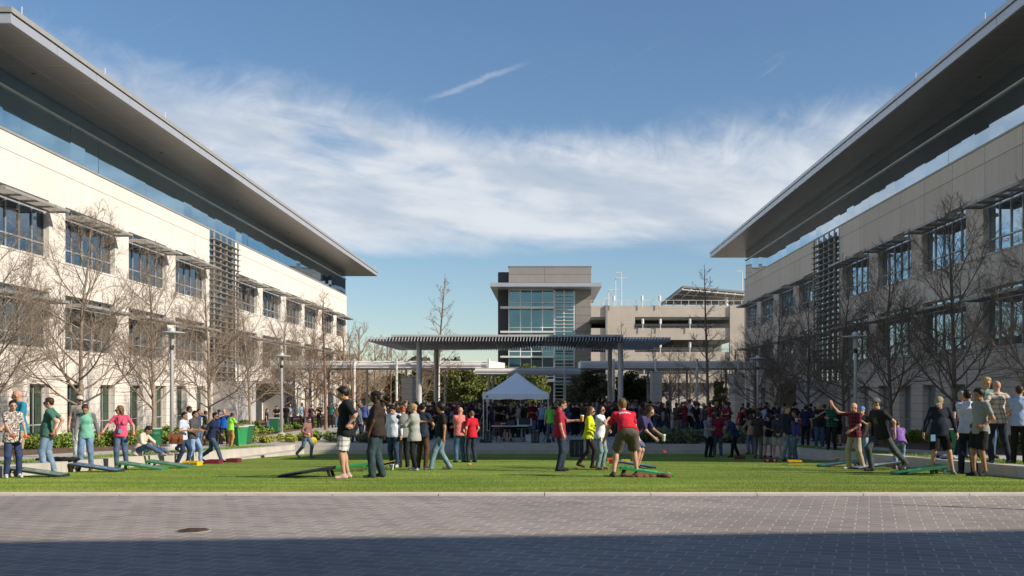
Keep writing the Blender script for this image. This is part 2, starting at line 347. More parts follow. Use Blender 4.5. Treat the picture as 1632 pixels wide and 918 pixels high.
# low concrete side walls and steps
for s, xw, nm in ((-1, XL, 'sunlit pale concrete seat wall along the left side of the lawn'), (1, XR, 'low concrete seat wall along the right side of the lawn, half in shade')):
    mbx = MB(); a, b = sorted((xw, xw+s*.45)); y = 15.32
    while y < 43.3:
        y2 = min(y+2.44, 44.2)
        z0, z1 = zter(y)+.014, zter(y2)+.014
        mbx.hexa([(a,y+.006,-1),(b,y+.006,-1),(b,y2-.006,-1),(a,y2-.006,-1),(a,y+.006,z0),(b,y+.006,z0),(b,y2-.006,z1),(a,y2-.006,z1)]); y = y2
    o = mbx.build('seat_wall', M['concrete']); tag(o, nm, 'low wall', None)
    # wide lower tread wrapping round the corner, like the steps
    mbx = MB(); a, b = sorted((xw-s*.5, xw)); mbx.hexa([(a,33,-1),(b,33,-1),(b,YB,-1),(a,YB,-1),(a,33,zlawn(33)+.01),(b,33,zlawn(33)+.01),(b,YB,zlawn(YB)+.19),(a,YB,zlawn(YB)+.19)])
    tag(mbx.build('side_tread', M['concrete']), 'long low concrete tread at the foot of the %s seat wall' % ('left' if s < 0 else 'right'), 'step')
mbx = MB(); x = XL
while x < XR-.1:
    x2 = min(x+3.05, XR); mbx.box(x+.006, x2-.006, YB, YB+.42, -1, -.19)
    mbx.box(x+.006, x2-.006, YB+.42, YB+.86, -1, .003); x = x2
tag(mbx.build('concrete_steps', M['concrete']), 'two wide concrete steps crossing the far end of the lawn', 'steps')
# drain cover in the pavement
p = at(308, F*1.49/(846-VY), .83); t = thing('drain_cover', 'round rusty drain cover set in the brick pavement', 'drain cover', p)
m_ = MB().lathe([(.175,0),(.175,.006),(.163,.006),(.163,.003)], 28); m_.build('rim', M['concrete_dark'], t)
rust = simple('rust_iron', (.10,.065,.045), .8, .3, .4, 12); m_ = MB().lathe([(.16,0),(.16,.010)], 28)
for k in range(-4, 5): m_.box(-.1, .1, k*.026-.006, k*.026+.006, .0, .018)
m_.build('grate', rust, t)

# ------------------------------------------------------------------ the two office buildings
def office(s, Xw, Xo, y_near, y_far, o_near, o_far, wins, tower, label, st, gl, glt, portal):
    """facade plane X = s*Xw looking at the courtyard; s=-1 left, 1 right"""
    B = thing('office_building', label, 'building', (s*(Xw+10), (y_near+y_far)/2, 0))
    ox, oy = B.location.x, B.location.y
    X = lambda d: s*(Xw+d)-ox          # d metres behind the facade (negative = out)
    Yo = lambda y: y-oy
    def bx(mb, d0, d1, y0, y1, z0, z1): mb.box(X(d0), X(d1), Yo(y0), Yo(y1), z0, z1)
    T = .45; body = 26
    Z = [(0.05, 2.67), (4.32, 6.99), (8.58, 11.25)]; ZT = 13.54
    wall = MB()
    # ground floor windows: half-bay rhythm
    gw = []
    for (a, b) in wins:
        for e in (b, b-3.63):
            if portal[0]-1.2 < e < portal[1]+2.0 or e-1.75 < y_near+.4: continue
            gw.append((e-1.78, e))
    gw.sort(); allw = [gw, wins, wins]
    def band(z0, z1):
        bx(wall, 0, T, y_near, y_far, z0, z1)
    band(-.9, Z[0][0]); band(Z[0][1], Z[1][0]); band(Z[1][1], Z[2][0]); band(Z[2][1], ZT)
    for fl in range(3):
        y = y_near
        for (a, b) in allw[fl]+[(y_far, y_far)]:
            if a > y+.01: bx(wall, 0, T, y, a, *Z[fl])
            y = b
    # end walls and back
    for ye, d in ((y_near, 1), (y_far, -1)):
        y2 = ye+d*T; bx(wall, T, body, min(ye,y2), max(ye,y2), -.9, ZT)
    bx(wall, body-T, body, y_near+T, y_far-T, -.9, ZT)
    bx(wall, .055, T, y_near, y_far, ZT, ZT+.05); wall.build('wall', st, B)
    core = MB(); bx(core, T+.05, body-T-.05, y_near+T+.05, y_far-T-.05, -.5, 13.0); core.build('interior_wall', M['dark_metal'], B)
    # coping
    cp = MB(); bx(cp, -.05, .055, y_near-.05, y_far+.05, ZT, ZT+.09); cp.build('coping', M['shade'], B)
    # upper ribbon glazing
    g = MB(); f = MB(); n = int((y_far-y_near-.6)/1.52); st_ = (y_far-y_near-.6)/n; dg = .07
    for i in range(n):
        y0 = y_near+.3+i*st_; y1 = y0+st_; j = (rng.random(4)-.5)*.030; tl = -.006
        zz = [ZT+.09, 15.42, 15.46, 16.12]
        g.quad((X(dg+j[0]-tl), Yo(y0+.004), zz[0]), (X(dg+j[0]+tl), Yo(y1-.004), zz[0]), (X(dg+j[1]+tl), Yo(y1-.004), zz[1]), (X(dg+j[1]-tl), Yo(y0+.004), zz[1]))
        g.quad((X(dg+j[2]*.3-tl*.6), Yo(y0+.004), zz[2]), (X(dg+j[2]*.3+tl*.6), Yo(y1-.004), zz[2]), (X(dg+tl*.6), Yo(y1-.004), zz[3]), (X(dg-tl*.6), Yo(y0+.004), zz[3]))
        bx(f, dg+.02, dg+.09, y0-.012, y0+.012, ZT+.09, 16.1)
    for ye, d in ((y_near+.3, 1), (y_far-.3, -1)):
        bx(g, dg+.05, body-1, min(ye, ye+d*.05), max(ye, ye+d*.05), ZT+.09, 16.1)
    g.build('ribbon_window', glt, B)
    bk = MB(); bx(bk, dg+.2, body-2, y_near+1, y_far-1, ZT-.3, 16.0); bk.build('interior', M['dark_metal'], B)
    f.build('window_frame', M['dark_metal'], B)
    r_ = MB(); bx(r_, dg-.12, dg+.02, y_near+.28, y_far-.28, 15.41, 15.48); r_.build('rail', M['white_steel'], B)
    # roof: slab with soffit and fascia
    O = Xw-Xo
    sf = MB(); bx(sf, -O+.06, body-.5, o_near+.06, o_far-.06, 16.13, 16.25); so_ = sf.build('soffit', M['soffit'], B)
    y = o_near+6
    while y < o_far-3:
        MB().lathe([(.09,0),(.09,.02)], 8, (X(-1.0), Yo(y), 16.112)).build('downlight', M['black'], B); y += 14.5
    fa = MB(); y = o_near
    bx(fa, -O-.02, body, o_near-.02, o_near+.06, 16.13, 16.48); bx(fa, -O-.02, body, o_far-.06, o_far+.02, 16.13, 16.48)
    while y < o_far-.1:
        y2 = min(y+3.6, o_far); bx(fa, -O-.0, -O+.06, y+.07 if y == o_near else y+.012, y2-.07 if y2 == o_far else y2-.012, 16.135, 16.48); y = y2
    fa.build('fascia', M['fascia'], B)
    rf = MB(); bx(rf, -O+.04, body-.05, o_near+.04, o_far-.04, 16.25, 16.52)
    bx(rf, -O-.07, body+.05, o_near-.07, o_far+.07, 16.52, 16.72); rf.build('roof_edge', M['shade'] if s < 0 else M['fascia'], B)
    y = o_near+1.0; k = 0
    while y < o_far:
        rod = MB().tube([(X(-O+.1), Yo(y), 16.7), (X(-O+.1), Yo(y), 17.12)], .016, 5); rod.build('lightning_rod', M['white_steel'], B); y += 7.3
    # windows
    def window(a, b, z0, z1, panes, hz, gm, rec=.28, mw=.032):
        gmb = MB(); fr = MB(); n = panes; sx = (b-a)/n
        zs = [z0]+hz+[z1]
        for i in range(n):
            for k in range(len(zs)-1):
                j = (rng.random(3)-.5)*.016
                gmb.quad((X(rec+j[0]), Yo(a+i*sx), zs[k]), (X(rec+j[1]), Yo(a+(i+1)*sx), zs[k]), (X(rec+j[1]+j[2]), Yo(a+(i+1)*sx), zs[k+1]), (X(rec+j[0]+j[2]), Yo(a+i*sx), zs[k+1]))
        wo = gmb.build('window', gm, B)
        for i in range(n+1):
            y = min(max(a+i*sx, a+mw), b-mw); bx(fr, rec-.06, rec-.012, y-mw, y+mw, z0, z1)
        for z in zs:
            z = min(max(z, z0+mw), z1-mw); bx(fr, rec-.055, rec-.014, a, b, z-mw, z+mw)
        fr.build('frame', M['mullion'], wo)
    for fl in (1, 2):
        for (a, b) in wins:
            z0, z1 = Z[fl]; window(a, b, z0, z1, 5, [z0+.65, z1-.52], gl)
            sh = MB(); zz = z1-.50
            y0, y1 = a+.01, b-.01
            bx(sh, -.98, -.92, y0, y1, zz-.06, zz+.06)
            bx(sh, -.06, .0-.003, y0, y1, zz-.05, zz+.05)
            for q in range(7): d = -.90+q*.118; sh.hexa([(X(d),Yo(y0),zz-.045),(X(d+.012),Yo(y0),zz-.045),(X(d+.012),Yo(y1),zz-.045),(X(d),Yo(y1),zz-.045),
                        (X(d+.10),Yo(y0),zz+.03),(X(d+.112),Yo(y0),zz+.03),(X(d+.112),Yo(y1),zz+.03),(X(d+.10),Yo(y1),zz+.03)])
            for q in range(5): yq = y0+.03+(y1-y0-.06)*q/4; bx(sh, -.91, -.07, yq-.02, yq+.02, zz-.085, zz+.085)
            sh.build('sunshade', M['shade'], B)
    for (a, b) in gw:
        window(a, b, *Z[0], 2, [.78], M['glass_green_refl'] if s < 0 else gl, .34, .03)
        rv = MB(); bx(rv, .30, .42, b-.10, b-.002, .06, 2.66); rv.build('window_reveal', M['shade'], B)
    # louvre tower
    y0, y1 = tower; L_ = MB(); z = 3.3
    while z < 13.3:
        L_.hexa([(X(-.48),Yo(y0),z-.03),(X(-.05),Yo(y0),z+.0),(X(-.05),Yo(y1),z+.0),(X(-.48),Yo(y1),z-.03),(X(-.48),Yo(y0),z+.0),(X(-.05),Yo(y0),z+.035),(X(-.05),Yo(y1),z+.035),(X(-.48),Yo(y1),z+.0)]); z += .40
    L_.build('louvre_screen', M['shade'], B)
    P_ = MB()
    for q in range(5):
        yq = y0+.2+(y1-y0-.4)*q/4; bx(P_, -.34, -.24, yq-.05, yq+.05, 3.0, 13.4)
    P_.build('louvre_post', M['shade'], B)
    tg = MB(); bx(tg, -.04, -.003, y0+.1, y1-.1, 3.1, 13.5); tg.build('tower_glazing', gl, B)
    # entrance portal
    pt = MB(); a, b = portal
    bx(pt, -1.6, -.003, a, a+4.9, -.1, 3.02); pt.build('entrance_wall', simple('smooth_render', (.47,.46,.45), .7, 0, .05, .5), B)
    dn = MB(); bx(dn, -.06, -.004, a+5.2, b-2.4, -.1, 2.9); dn.build('entrance_door', gl, B)
    fn = MB(); fn.hexa([(X(-1.9),Yo(b-1.9),-.1),(X(-.004),Yo(b-1.9),-.1),(X(-.004),Yo(b-1.5),-.1),(X(-1.9),Yo(b-1.5),-.1),(X(-1.1),Yo(b-1.9),3.4),(X(-.004),Yo(b-1.9),3.4),(X(-.004),Yo(b-1.5),3.4),(X(-1.1),Yo(b-1.5),3.4)])
    fn.build('portal_fin', M['shade'], B)
    cpn = MB(); bx(cpn, -2.4, -.004, a+4.9, b-1.9, 2.92, 3.12); cpn.build('entrance_canopy', M['shade'], B)
    return B
winL = [(41.4,47.0),(48.6,54.2),(56.0,61.6),(63.1,68.7),(75.45,81.05),(82.6,88.2),(90.1,95.7),(97.0,102.5),(104.5,110.1),(111.9,117.0)]
office(-1, 23.2, 20.0, 39.7, 117.6, 37.6, 120.2, winL, (69.4,75.2),
       'sunlit cream stone office building on the left with a deep overhanging roof', M['stone'], M['glass'], M['glass_top'], (70.2,84.6))
winR = [(26.1,31.6),(33.3,38.8),(40.5,46.0),(47.9,53.4),(55.1,60.5),(62.2,67.7),(74.2,79.3),(81.1,86.2),(88.2,93.3),(95.0,100.3)]
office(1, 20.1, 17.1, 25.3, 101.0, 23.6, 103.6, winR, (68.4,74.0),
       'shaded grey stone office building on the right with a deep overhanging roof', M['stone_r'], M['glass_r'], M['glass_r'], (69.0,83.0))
# third office block behind the camera: it throws the shadow across the near pavement
Bk = thing('office_building', 'office building behind the viewer whose roof shades the near pavement', 'building', (8, -15.25, .83), R(4.4))
MB().box(-55, 60, -18, 5, 0, 12.6).build('wall', M['stone'], Bk)
MB().box(-57, 62, -20, 14.3, 15.45, 16.0).build('roof', M['fascia'], Bk)
MB().box(-54, 59, -17, 4.8, 12.6, 15.45).build('ribbon_window', M['glass_top'], Bk)

# ------------------------------------------------------------------ glazed tower block across the plaza
Yc = 175.0
def cx_(px, Y=Yc): return (px-VX)/F*Y
T_ = thing('glazed_tower_block', 'grey four storey block with glazed front, flat roof slab and louvred stair bay', 'building', (0, Yc, 0))
pan = Mt('grey_panel', (.27,.25,.235), .75); v = pan.tc(); sx = pan.N.new('ShaderNodeSeparateXYZ'); pan.L.new(v, sx.inputs[0])
cxn = pan.N.new('ShaderNodeCombineXYZ'); pan.L.new(sx.outputs[0], cxn.inputs[0]); pan.L.new(sx.outputs[2], cxn.inputs[1])
bp = pan.brick(cxn.outputs[0], 30, 1.42, .05, 0., (.28,.255,.235), (.25,.23,.215), (.14,.13,.12)); pan.color(pan.mix(.3, bp.outputs[0], pan.ramp(pan.noise(.6, 4), [(.3,(.4,.4,.4)),(.7,(.6,.6,.6))]), 'OVERLAY'))
dpan = simple('dark_grey_panel', (.055,.055,.06), .7)
zt = lambda py: zpx(py, Yc)
MB().box(cx_(793), cx_(811), 1.5, 26, 0, zt(432)).build('side_wall', dpan, T_)
MB().box(cx_(811), cx_(917), .8, 26, 0, zt(462)).build('interior_wall', M['dark_metal'], T_)
MB().box(cx_(917), cx_(942), 0, 26, 0, zt(461)).build('end_wall', pan.m, T_)
MB().box(cx_(811), cx_(942), -.3, 26.05, zt(454), zt(425)).build('parapet_wall', pan.m, T_)
MB().box(cx_(809.5), cx_(943.5), -.4, 26.1, zt(425), zt(424)).build('coping', M['fascia'], T_)
MB().box(cx_(783), cx_(956.5), -4.5, 27, zt(461), zt(455)).build('roof', M['fascia'], T_)
cols = [811, 829.5, 847, 864.5, 882.5]
rows = [600, 585.5, 569, 560, 545, 529.5, 522, 491, 482.5, 462]
teal = M['glass_teal']; wg = MB(); fr = MB()
for i in range(4):
    for k in range(len(rows)-1):
        j = (rng.random(3)-.5)*.05; a, b = cx_(cols[i]), cx_(cols[i+1]); z0, z1 = zt(rows[k]), zt(rows[k+1])
        wg.quad((a,.25+j[0],z0),(b,.25+j[1],z0),(b,.25+j[1]+j[2],z1),(a,.25+j[0]+j[2],z1))
for i, c_ in enumerate(cols): fr.box(cx_(c_)-.08, cx_(c_)+.08, .0, .16, 0, zt(462))
for r0 in rows: fr.box(cx_(811)+.085, cx_(882.5)-.085, .01, .15, zt(r0)-.07, zt(r0)+.07)
wo = wg.build('window', teal, T_); fr.build('frame', M['white_steel'], wo)
MB().quad((cx_(883),.3,0),(cx_(917),.3,0),(cx_(917),.3,zt(462)),(cx_(883),.3,zt(462))).build('stair_glazing', teal, T_)
lv = MB(); z = .4
while z < zt(463): lv.box(cx_(883.5), cx_(915.5), -.25, .1, z-.045, z+.045); z += .62
for px in (884, 899, 915): lv.box(cx_(px)-.09, cx_(px)+.09, -.05, .2, 0, zt(462.5))
lv.build('louvre_screen', M['white_steel'], T_)
for py, x0, x1 in ((491, 798, 883), (529.6, 798, 883), (569, 798, 883)):
    MB().box(cx_(x0), cx_(x1), -1.6, -.02, zt(py)-.16, zt(py)+.16).build('sunshade', M['white_steel'], T_)
MB().box(cx_(847), cx_(884), -5, -.02, zt(609), zt(604.5)).build('entrance_canopy', M['white_steel'], T_)
MB().box(cx_(793), cx_(811), 1.2, 1.45, 0, .3).build('plinth', M['concrete'], T_)

# ------------------------------------------------------------------ parking garage
Yg = 165.0
gx = lambda px: (px-VX)/F*Yg; gz = lambda py: zpx(py, Yg)
G = thing('parking_garage', 'beige concrete parking garage with dark open levels behind the bare trees', 'building', (0, Yg, 0))
gm = Mt('garage_concrete', (.50,.43,.36), .85); gm.color(gm.ramp(gm.noise(.35, 6), [(.3,(.46,.40,.335)),(.7,(.55,.48,.405))]))
sg = gm.N.new('ShaderNodeSeparateXYZ'); gm.L.new(gm.tc(), sg.inputs[0]); cg = gm.N.new('ShaderNodeCombineXYZ'); gm.L.new(sg.outputs[0], cg.inputs[0]); gm.L.new(sg.outputs[2], cg.inputs[1])
gbk = gm.brick(gm.mapping(loc=(0,-.45,0), src=cg.outputs[0]), 6.2, 1.93, .05, 0.); gm.bump(gm.math('SUBTRACT', 1, gbk.outputs['Fac']), .5, .03)
gl_ = [(523,541.5), (561,581), (596,610), (632,660)]
gw_ = MB(); xs = [942, 968, 1012, 1163, 1215]
gw_.box(gx(968), gx(1012), 0, .6, -.3, gz(487)); gw_.box(gx(1163), gx(1215), -.3, .6, -.3, gz(487)+.01)
for x0, x1 in ((942, 968), (1012, 1163)):
    for a, b in [(487, 505)]+gl_: gw_.box(gx(x0), gx(x1), 0, .5, gz(b), gz(a))
gw_.build('wall', gm.m, G)
MB().box(gx(965), gx(968.2), -.35, .0-.004, 0, gz(486)).build('downpipe', M['concrete_dark'], G)
fl = MB()
for a, b in [(500, 505)]+[(a_, a_+5) for a_, _ in gl_]: fl.box(gx(942), gx(1215), .62, 40, gz(b)-.4, gz(b))
fl.box(gx(942), gx(1215), 38, 40, 0, gz(490)); fl.build('deck', M['concrete_dark'], G)
cb = MB()
for a, b in gl_:
    for q in range(3): cb.box(gx(1013), gx(1162), .55, .58, gz(a)+.18+q*.24, gz(a)+.22+q*.24)
cb.build('cable_rail', M['mullion'], G)
pl = MB()
for px in (1036, 1087, 1138): pl.box(gx(px)-.4, gx(px)+.4, 8, 9, 0, gz(500))
pl.build('column', M['concrete_dark'], G)
rl = MB()
for k in range(22): rl.box(gx(942+k*12)-.03, gx(942+k*12)+.03, .2, .26, gz(487), gz(487)+.9)
rl.box(gx(942), gx(1194), .2, .25, gz(487)+.86, gz(487)+.92); rl.build('roof_rail', M['white_steel'], G)
# fixtures of the garage
def fixture(px, py, lab):
    t = thing('parapet_light', lab, 'light', (gx(px), Yg-.35, gz(py)), 0, 'white lights on the garage parapets')
    MB().tube([(0,0,-1.2),(0,0,-.2)], .07, 6).build('stem', M['white_steel'], t)
    MB().lathe([(.18,-.2),(.21,0),(.21,.62),(.10,.70)], 10).build('lamp_shade', M['white_steel'], t)
for px, py, lb in ((978,478,'white drum light above the garage roof edge, nearest the grey tower'), (1023,478,'white drum light above the garage roof edge, second from the grey tower'), (1051,478,'white drum light above the garage roof edge beside the sloped canopy'),
                (1024,515,'white drum light at the top open level of the garage, leftmost'), (1052,515,'white drum light at the top open level of the garage, second'), (1099,515,'white drum light at the top open level of the garage, right'),
                (1052,552,'white drum light at the middle open level of the garage, left'), (1099,552,'white drum light at the middle open level of the garage, right'), (1026,588,'white drum light low on the garage behind the walkway roof')):
    fixture(px, py, lb)
def pole(px, ptop, arm, Y, lab, pb=487):
    t = thing('parking_light_pole', lab, 'light pole', ((px-VX)/F*Y, Y, zpx(pb, Y)), 0, 'light poles on the garage roof')
    h = zpx(ptop, Y)-zpx(pb, Y); MB().tube([(0,0,0),(0,0,h)], [.09,.07], 8).build('pole', M['white_steel'], t)
    MB().box(-.05+min(arm,0), .05+max(arm,0), -.25, .25, h, h+.14).build('lamp_head', M['white_steel'], t)
pole(960.5, 477, 1.8, 185, 'shortest light pole on the garage roof, nearest the grey tower'); pole(969.7, 463, 1.9, 182, 'second light pole on the garage roof, shoulder high to the tallest')
pole(981, 444, 2.1, 178, 'third light pole on the garage roof with an arm to the right'); pole(990.5, 435, -.9, 176, 'tallest light pole of the four clustered on the garage roof')
pole(1183, 433, -1.0, 175, 'lone light pole on the garage roof beside the right office roof', 487)
# solar canopy on the roof
Cn = thing('roof_canopy', 'sloped steel canopy standing on the garage roof', 'canopy', (gx(1120), Yg+6, gz(487)))
def cp_(px, py, Y): v = at(px, Y, zpx(py, Y)); return v-Cn.location
P1, P2, P3, P4 = cp_(1053.5, 485.5, 190), cp_(1088, 458.5, 170), cp_(1200, 468.5, 170), cp_(1200, 486, 196)
up = Vector((0,0,.35)); mbx = MB(); mbx.hexa([P1,P2,P3,P4,P1+up,P2+up,P3+up,P4+up]); mbx.build('roof', M['concrete_dark'], Cn)
rb = MB()
for k in range(9):
    f_ = k/8; a = P1.lerp(P4, f_)-up*.6; b = P2.lerp(P3, f_)-up*.6; rb.tube([a,b], .16, 4)
for k in range(5):
    f_ = k/4; rb.tube([P1.lerp(P2, f_)-up, P4.lerp(P3, f_)-up], .10, 4)
rb.build('rafter', M['white_steel'], Cn)
for px, Y in ((1158,171),(1149,180),(1165,186)):
    a = at(px, Y, gz(487))-Cn.location; MB().tube([a, a+Vector((0,0,gz(471)-gz(487)+.3))], .3, 6).build('post', M['white_steel'], Cn)

# ------------------------------------------------------------------ slatted canopy on the plaza
S = thing('slatted_canopy', 'large flat steel canopy of parallel slats on tall round columns', 'canopy', (-1.7, 73.5, 0))
zc = 5.63; x0, x1 = -9.95, 9.95; yf, yb = 66.0-73.5, 81.0-73.5
sl_ = MB(); n = 98
for k in range(n):
    x = x0+(x1-x0)*k/(n-1); sl_.hexa([(x-.02,yf,zc),(x+.02,yf,zc),(x+.02,yb,zc),(x-.02,yb,zc),(x+.02,yf+.12,zc+.28),(x+.06,yf+.12,zc+.28),(x+.06,yb,zc+.28),(x+.02,yb,zc+.28)])
sl_.build('slats', M['steel'], S)
bm_ = MB()
for y in (-6.6, -5.0, 0, 5.2, 7.0): bm_.box(x0-.05, x1+.05, y-.1, y+.1, zc+.285, zc+.31)
bm_.build('cross_beam', M['steel'], S)
MB().box(-8.4, 6.9, -7.2, 6.6, zc+.315, zc+.45).build('roof_plate', M['steel'], S)
for px, Y in ((668,68),(989,68),(695,79),(972,79)):
    a = at(px, Y)-S.location; MB().lathe([(.19,0),(.18,zc+.28)], 18, a).build('column', M['steel'], S)
# covered walkways with thin posts
def walkway(lab, px0, px1, ztop, zbot, Y0, Y1, posts, backs, cut=0.):
    X0, X1 = (px0-VX)/F*Y0, (px1-VX)/F*Y0
    t = thing('covered_walkway', lab, 'walkway', ((X0+X1)/2, Y0, 0))
    o = t.location.x; r = MB(); r.hexa([(X0-o,0,zbot),(X1-o,0,zbot),(X1-o+cut,Y1-Y0,zbot),(X0-o,Y1-Y0,zbot),(X0-o,.25,ztop),(X1-o,.25,ztop),(X1-o+cut,Y1-Y0,ztop),(X0-o,Y1-Y0,ztop)])
    r.build('roof', M['white_steel'], t)
    for k in range(3): MB().box(X0-o, X1-o, .0-.07-.02, -.0-.02, zbot+.04+k*.2, zbot+.14+k*.2).build('fascia_slat', M['white_steel'], t)
    for px in posts: MB().lathe([(.11,0),(.10,ztop+.16)], 8, (at(px, Y0-.25).x-o, -.25, 0)).build('post', M['white_steel'], t)
    for px in backs: MB().lathe([(.11,0),(.10,zbot+.0)], 8, (at(px, Y1).x-o, Y1-Y0-.3, 0)).build('post', M['white_steel'], t)
walkway('long white flat-roofed walkway on thin posts crossing left of the canopy', 395, 781, 4.92, 4.28, 85, 91.5, (430,497.5,564.7,632,699,779), (470,525,586,648,710), 1.0)
walkway('short lower walkway roof just behind the white tent', 757, 925, 4.28, 3.75, 84, 89, (900,), (786,))
walkway('long flat-roofed shaded walkway on thin posts on the right', 925, 1300, 4.95, 4.3, 86, 92, (978,1045,1111,1177,1243), (1032,1094,1156))
# stone piers
for px0, px1, pt_, Y, lb in ((640,657,602,80,'beige stone pier left of the slatted canopy columns'), (1171,1187,597,73,'tall pale stone pier at the far corner of the right office building'), (1040,1055,594,84,'pale stone pier behind the bare trees right of the canopy')):
    a, b = (px0-VX)/F*Y, (px1-VX)/F*Y; t = thing('stone_pier', lb, 'pier', ((a+b)/2, Y, 0)); h = zpx(pt_, Y)
    MB().box(a-(a+b)/2, b-(a+b)/2, 0, 2.2, 0, h).build('shaft', M['stone'], t); MB().box(a-(a+b)/2-.04, b-(a+b)/2+.04, -.04, 2.24, h, h+.1).build('cap', M['concrete'], t)
# ------------------------------------------------------------------ trees and planting
def tubes_np(segs, n=4):
    """segs: list of (pts[k,3], radii[k]) -> merged arrays"""
    Vs, Fs, off = [], [], 0
    ang = np.arange(n)*2*np.pi/n; ca, sa = np.cos(ang), np.sin(ang)
    for P, r in segs:
        P = np.asarray(P, float); r = np.asarray(r, float); k = len(P)
        d = np.gradient(P, axis=0); d /= np.linalg.norm(d, axis=1)[:,None]+1e-9
        ref = np.array([0.,0,1]) if abs(d[0][2]) < .9 else np.array([1.,0,0])
        u = np.cross(d, ref); u /= np.linalg.norm(u, axis=1)[:,None]+1e-9; v = np.cross(d, u)
        V = P[:,None]+u[:,None]*(ca[None,:,None]*r[:,None,None])+v[:,None]*(sa[None,:,None]*r[:,None,None])
        Vs.append(V.reshape(-1,3)); i = np.arange(k-1)[:,None]*n; j = np.arange(n)[None]; j2 = (j+1)%n
        Fs.append(np.stack([i+j, i+j2, i+n+j2, i+n+j], -1).reshape(-1,4)+off); off += k*n
    return np.concatenate(Vs), np.concatenate(Fs)
def grow(p, d, ln, r0, r1, k, up, wig, rg):
    P = [p]; d = d/np.linalg.norm(d); st = ln/(k-1)
    for i in range(k-1):
        d = d+np.array([0,0,up/(k-1)])+rg.normal(0, wig, 3); d /= np.linalg.norm(d); P.append(P[-1]+d*st)
    return np.array(P), np.linspace(r0, r1, k)
def along(P, t):
    f = t*(len(P)-1); i = min(int(f), len(P)-2); q = P[i]+(P[i+1]-P[i])*(f-i); d = P[i+1]-P[i]; return q, d/np.linalg.norm(d)
def side(d, ang, rg, az=None):
    a = rg.random()*2*np.pi if az is None else az
    ref = np.array([0,0,1.]) if abs(d[2]) < .95 else np.array([1.,0,0])
    u = np.cross(d, ref); u /= np.linalg.norm(u); v = np.cross(d, u)
    return d*np.cos(ang)+(u*np.cos(a)+v*np.sin(a))*np.sin(ang)
def bare_tree(seed, H=8.6, first=1.7, spread=3.1, nprim=17, r=.13, kind='spreading', dens=1., rt=1.0):
    rg = np.random.default_rng(seed); trunk = []; crown = []
    P, rr = grow(np.array([0,0,-.1]), np.array([rg.normal(0,.02),rg.normal(0,.02),1.]), H*.97, r, .012, 14, .3, .03 if kind == 'spreading' else .008, rg)
    rr = r*(1-np.linspace(0,1,14))**.8+.012; rr[0] *= 1.35; trunk.append((P, rr))
    az = rg.random()*6.28
    for i in range(nprim):
        t0 = first/H; t = t0+(1-t0)*(i/nprim)**(1.35 if kind == 'spreading' else 1.0)*.95; az += 2.4+rg.normal(0,.25)
        q, d = along(P, t); rel = (t-t0)/(1-t0)
        if kind == 'spreading':
            ln = spread*(1-.62*rel)*(.85+.3*rg.random())*1.35; ang = R(64-28*rel)+rg.normal(0,.08); upk = .75
        else:
            ln = spread*((1-rel)**.8)*(.75+.4*rg.random())+.25; ang = R(78-32*rel)+rg.normal(0,.08); upk = .35
        rb = max(.012, rr[min(13,int(t*13))]*(.50 if kind == 'spreading' else .38))
        B, br_ = grow(q, side(np.array([0,0,1.]), ang, rg, az), ln, rb, .008, 8, upk, .09, rg); crown.append((B, br_))
        ns = int((9 if kind == 'spreading' else 7)*dens*(.6+.5*ln/spread))
        for j in range(ns):
            tt = .16+.84*(j+rg.random())/ns; q2, d2 = along(B, tt); l2 = ln*.46*(1.12-.6*tt)*(.7+.6*rg.random())
            C_, cr = grow(q2, side(d2, R(38)+rg.normal(0,.15), rg), l2, max(.008, rb*.48*(1-tt*.5)), .005, 5, .32, .12, rg); crown.append((C_, cr))
            for k in range(int(5*dens)):
                t3 = .2+.8*rg.random(); q3, d3 = along(C_, t3); l3 = l2*.5*(.6+.7*rg.random())
                D_, dr = grow(q3, side(d3, R(38)+rg.normal(0,.2), rg), l3, .0065, .0035, 3, .2, .14, rg); crown.append((D_, dr))
                for m in range(2):
                    q4, d4 = along(D_, .3+.6*rg.random()); E_, er = grow(q4, side(d4, R(40), rg), l3*.55, .0042, .0028, 2, .1, .1, rg); crown.append((E_, er))
    tv = tubes_np([(a, b*rt) for a, b in trunk], 10)
    big_ = [(a, b*rt) for a, b in crown if b[0] > .011]; sm = [(a, np.maximum(b*rt, .0036*rt)) for a, b in crown if b[0] <= .011]
    v1, f1 = tubes_np(big_, 5); v2, f2 = tubes_np(sm, 3)
    return tv, (np.concatenate([v1, v2]),) , (f1, f2+len(v1))
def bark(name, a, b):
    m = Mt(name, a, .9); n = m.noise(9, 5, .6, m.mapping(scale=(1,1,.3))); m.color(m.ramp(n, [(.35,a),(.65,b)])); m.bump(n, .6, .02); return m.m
M['bark'] = bark('pale_bark', (.20,.155,.115), (.33,.265,.20)); M['bark_dark'] = bark('dark_shade_bark', (.13,.105,.085), (.22,.18,.145)); M['bark_tan'] = bark('tan_bark', (.24,.175,.12), (.38,.29,.20)); M['bark_red'] = bark('reddish_bark', (.16,.095,.065), (.27,.17,.12))  # dark copy puts shade into the bark colour of right-hand trees
def tree_proto(name, seed, mat, **kw):
    (tv, tf), (cv,), (f1, f2) = bare_tree(seed, **kw)
    mt = npmesh('trunk', tv, tf, mat)
    mc_ = npmesh('crown', cv, np.concatenate([f1, f2]), mat)
    return mt, mc_
protos = {}
def place_tree(key, loc, rz, sc, label, name='bare_tree', group=None, mat=None, zs=1.):
    mt, mc_ = protos[key]; t = thing(name, label, 'tree', loc, rz, group); t.scale = (sc, sc, sc*zs)
    for nm, me in (('trunk', mt), ('crown', mc_)):
        o = link(nm, me, t)
        if mat: o.material_slots[0].link = 'OBJECT'; o.material_slots[0].material = mat
    return t
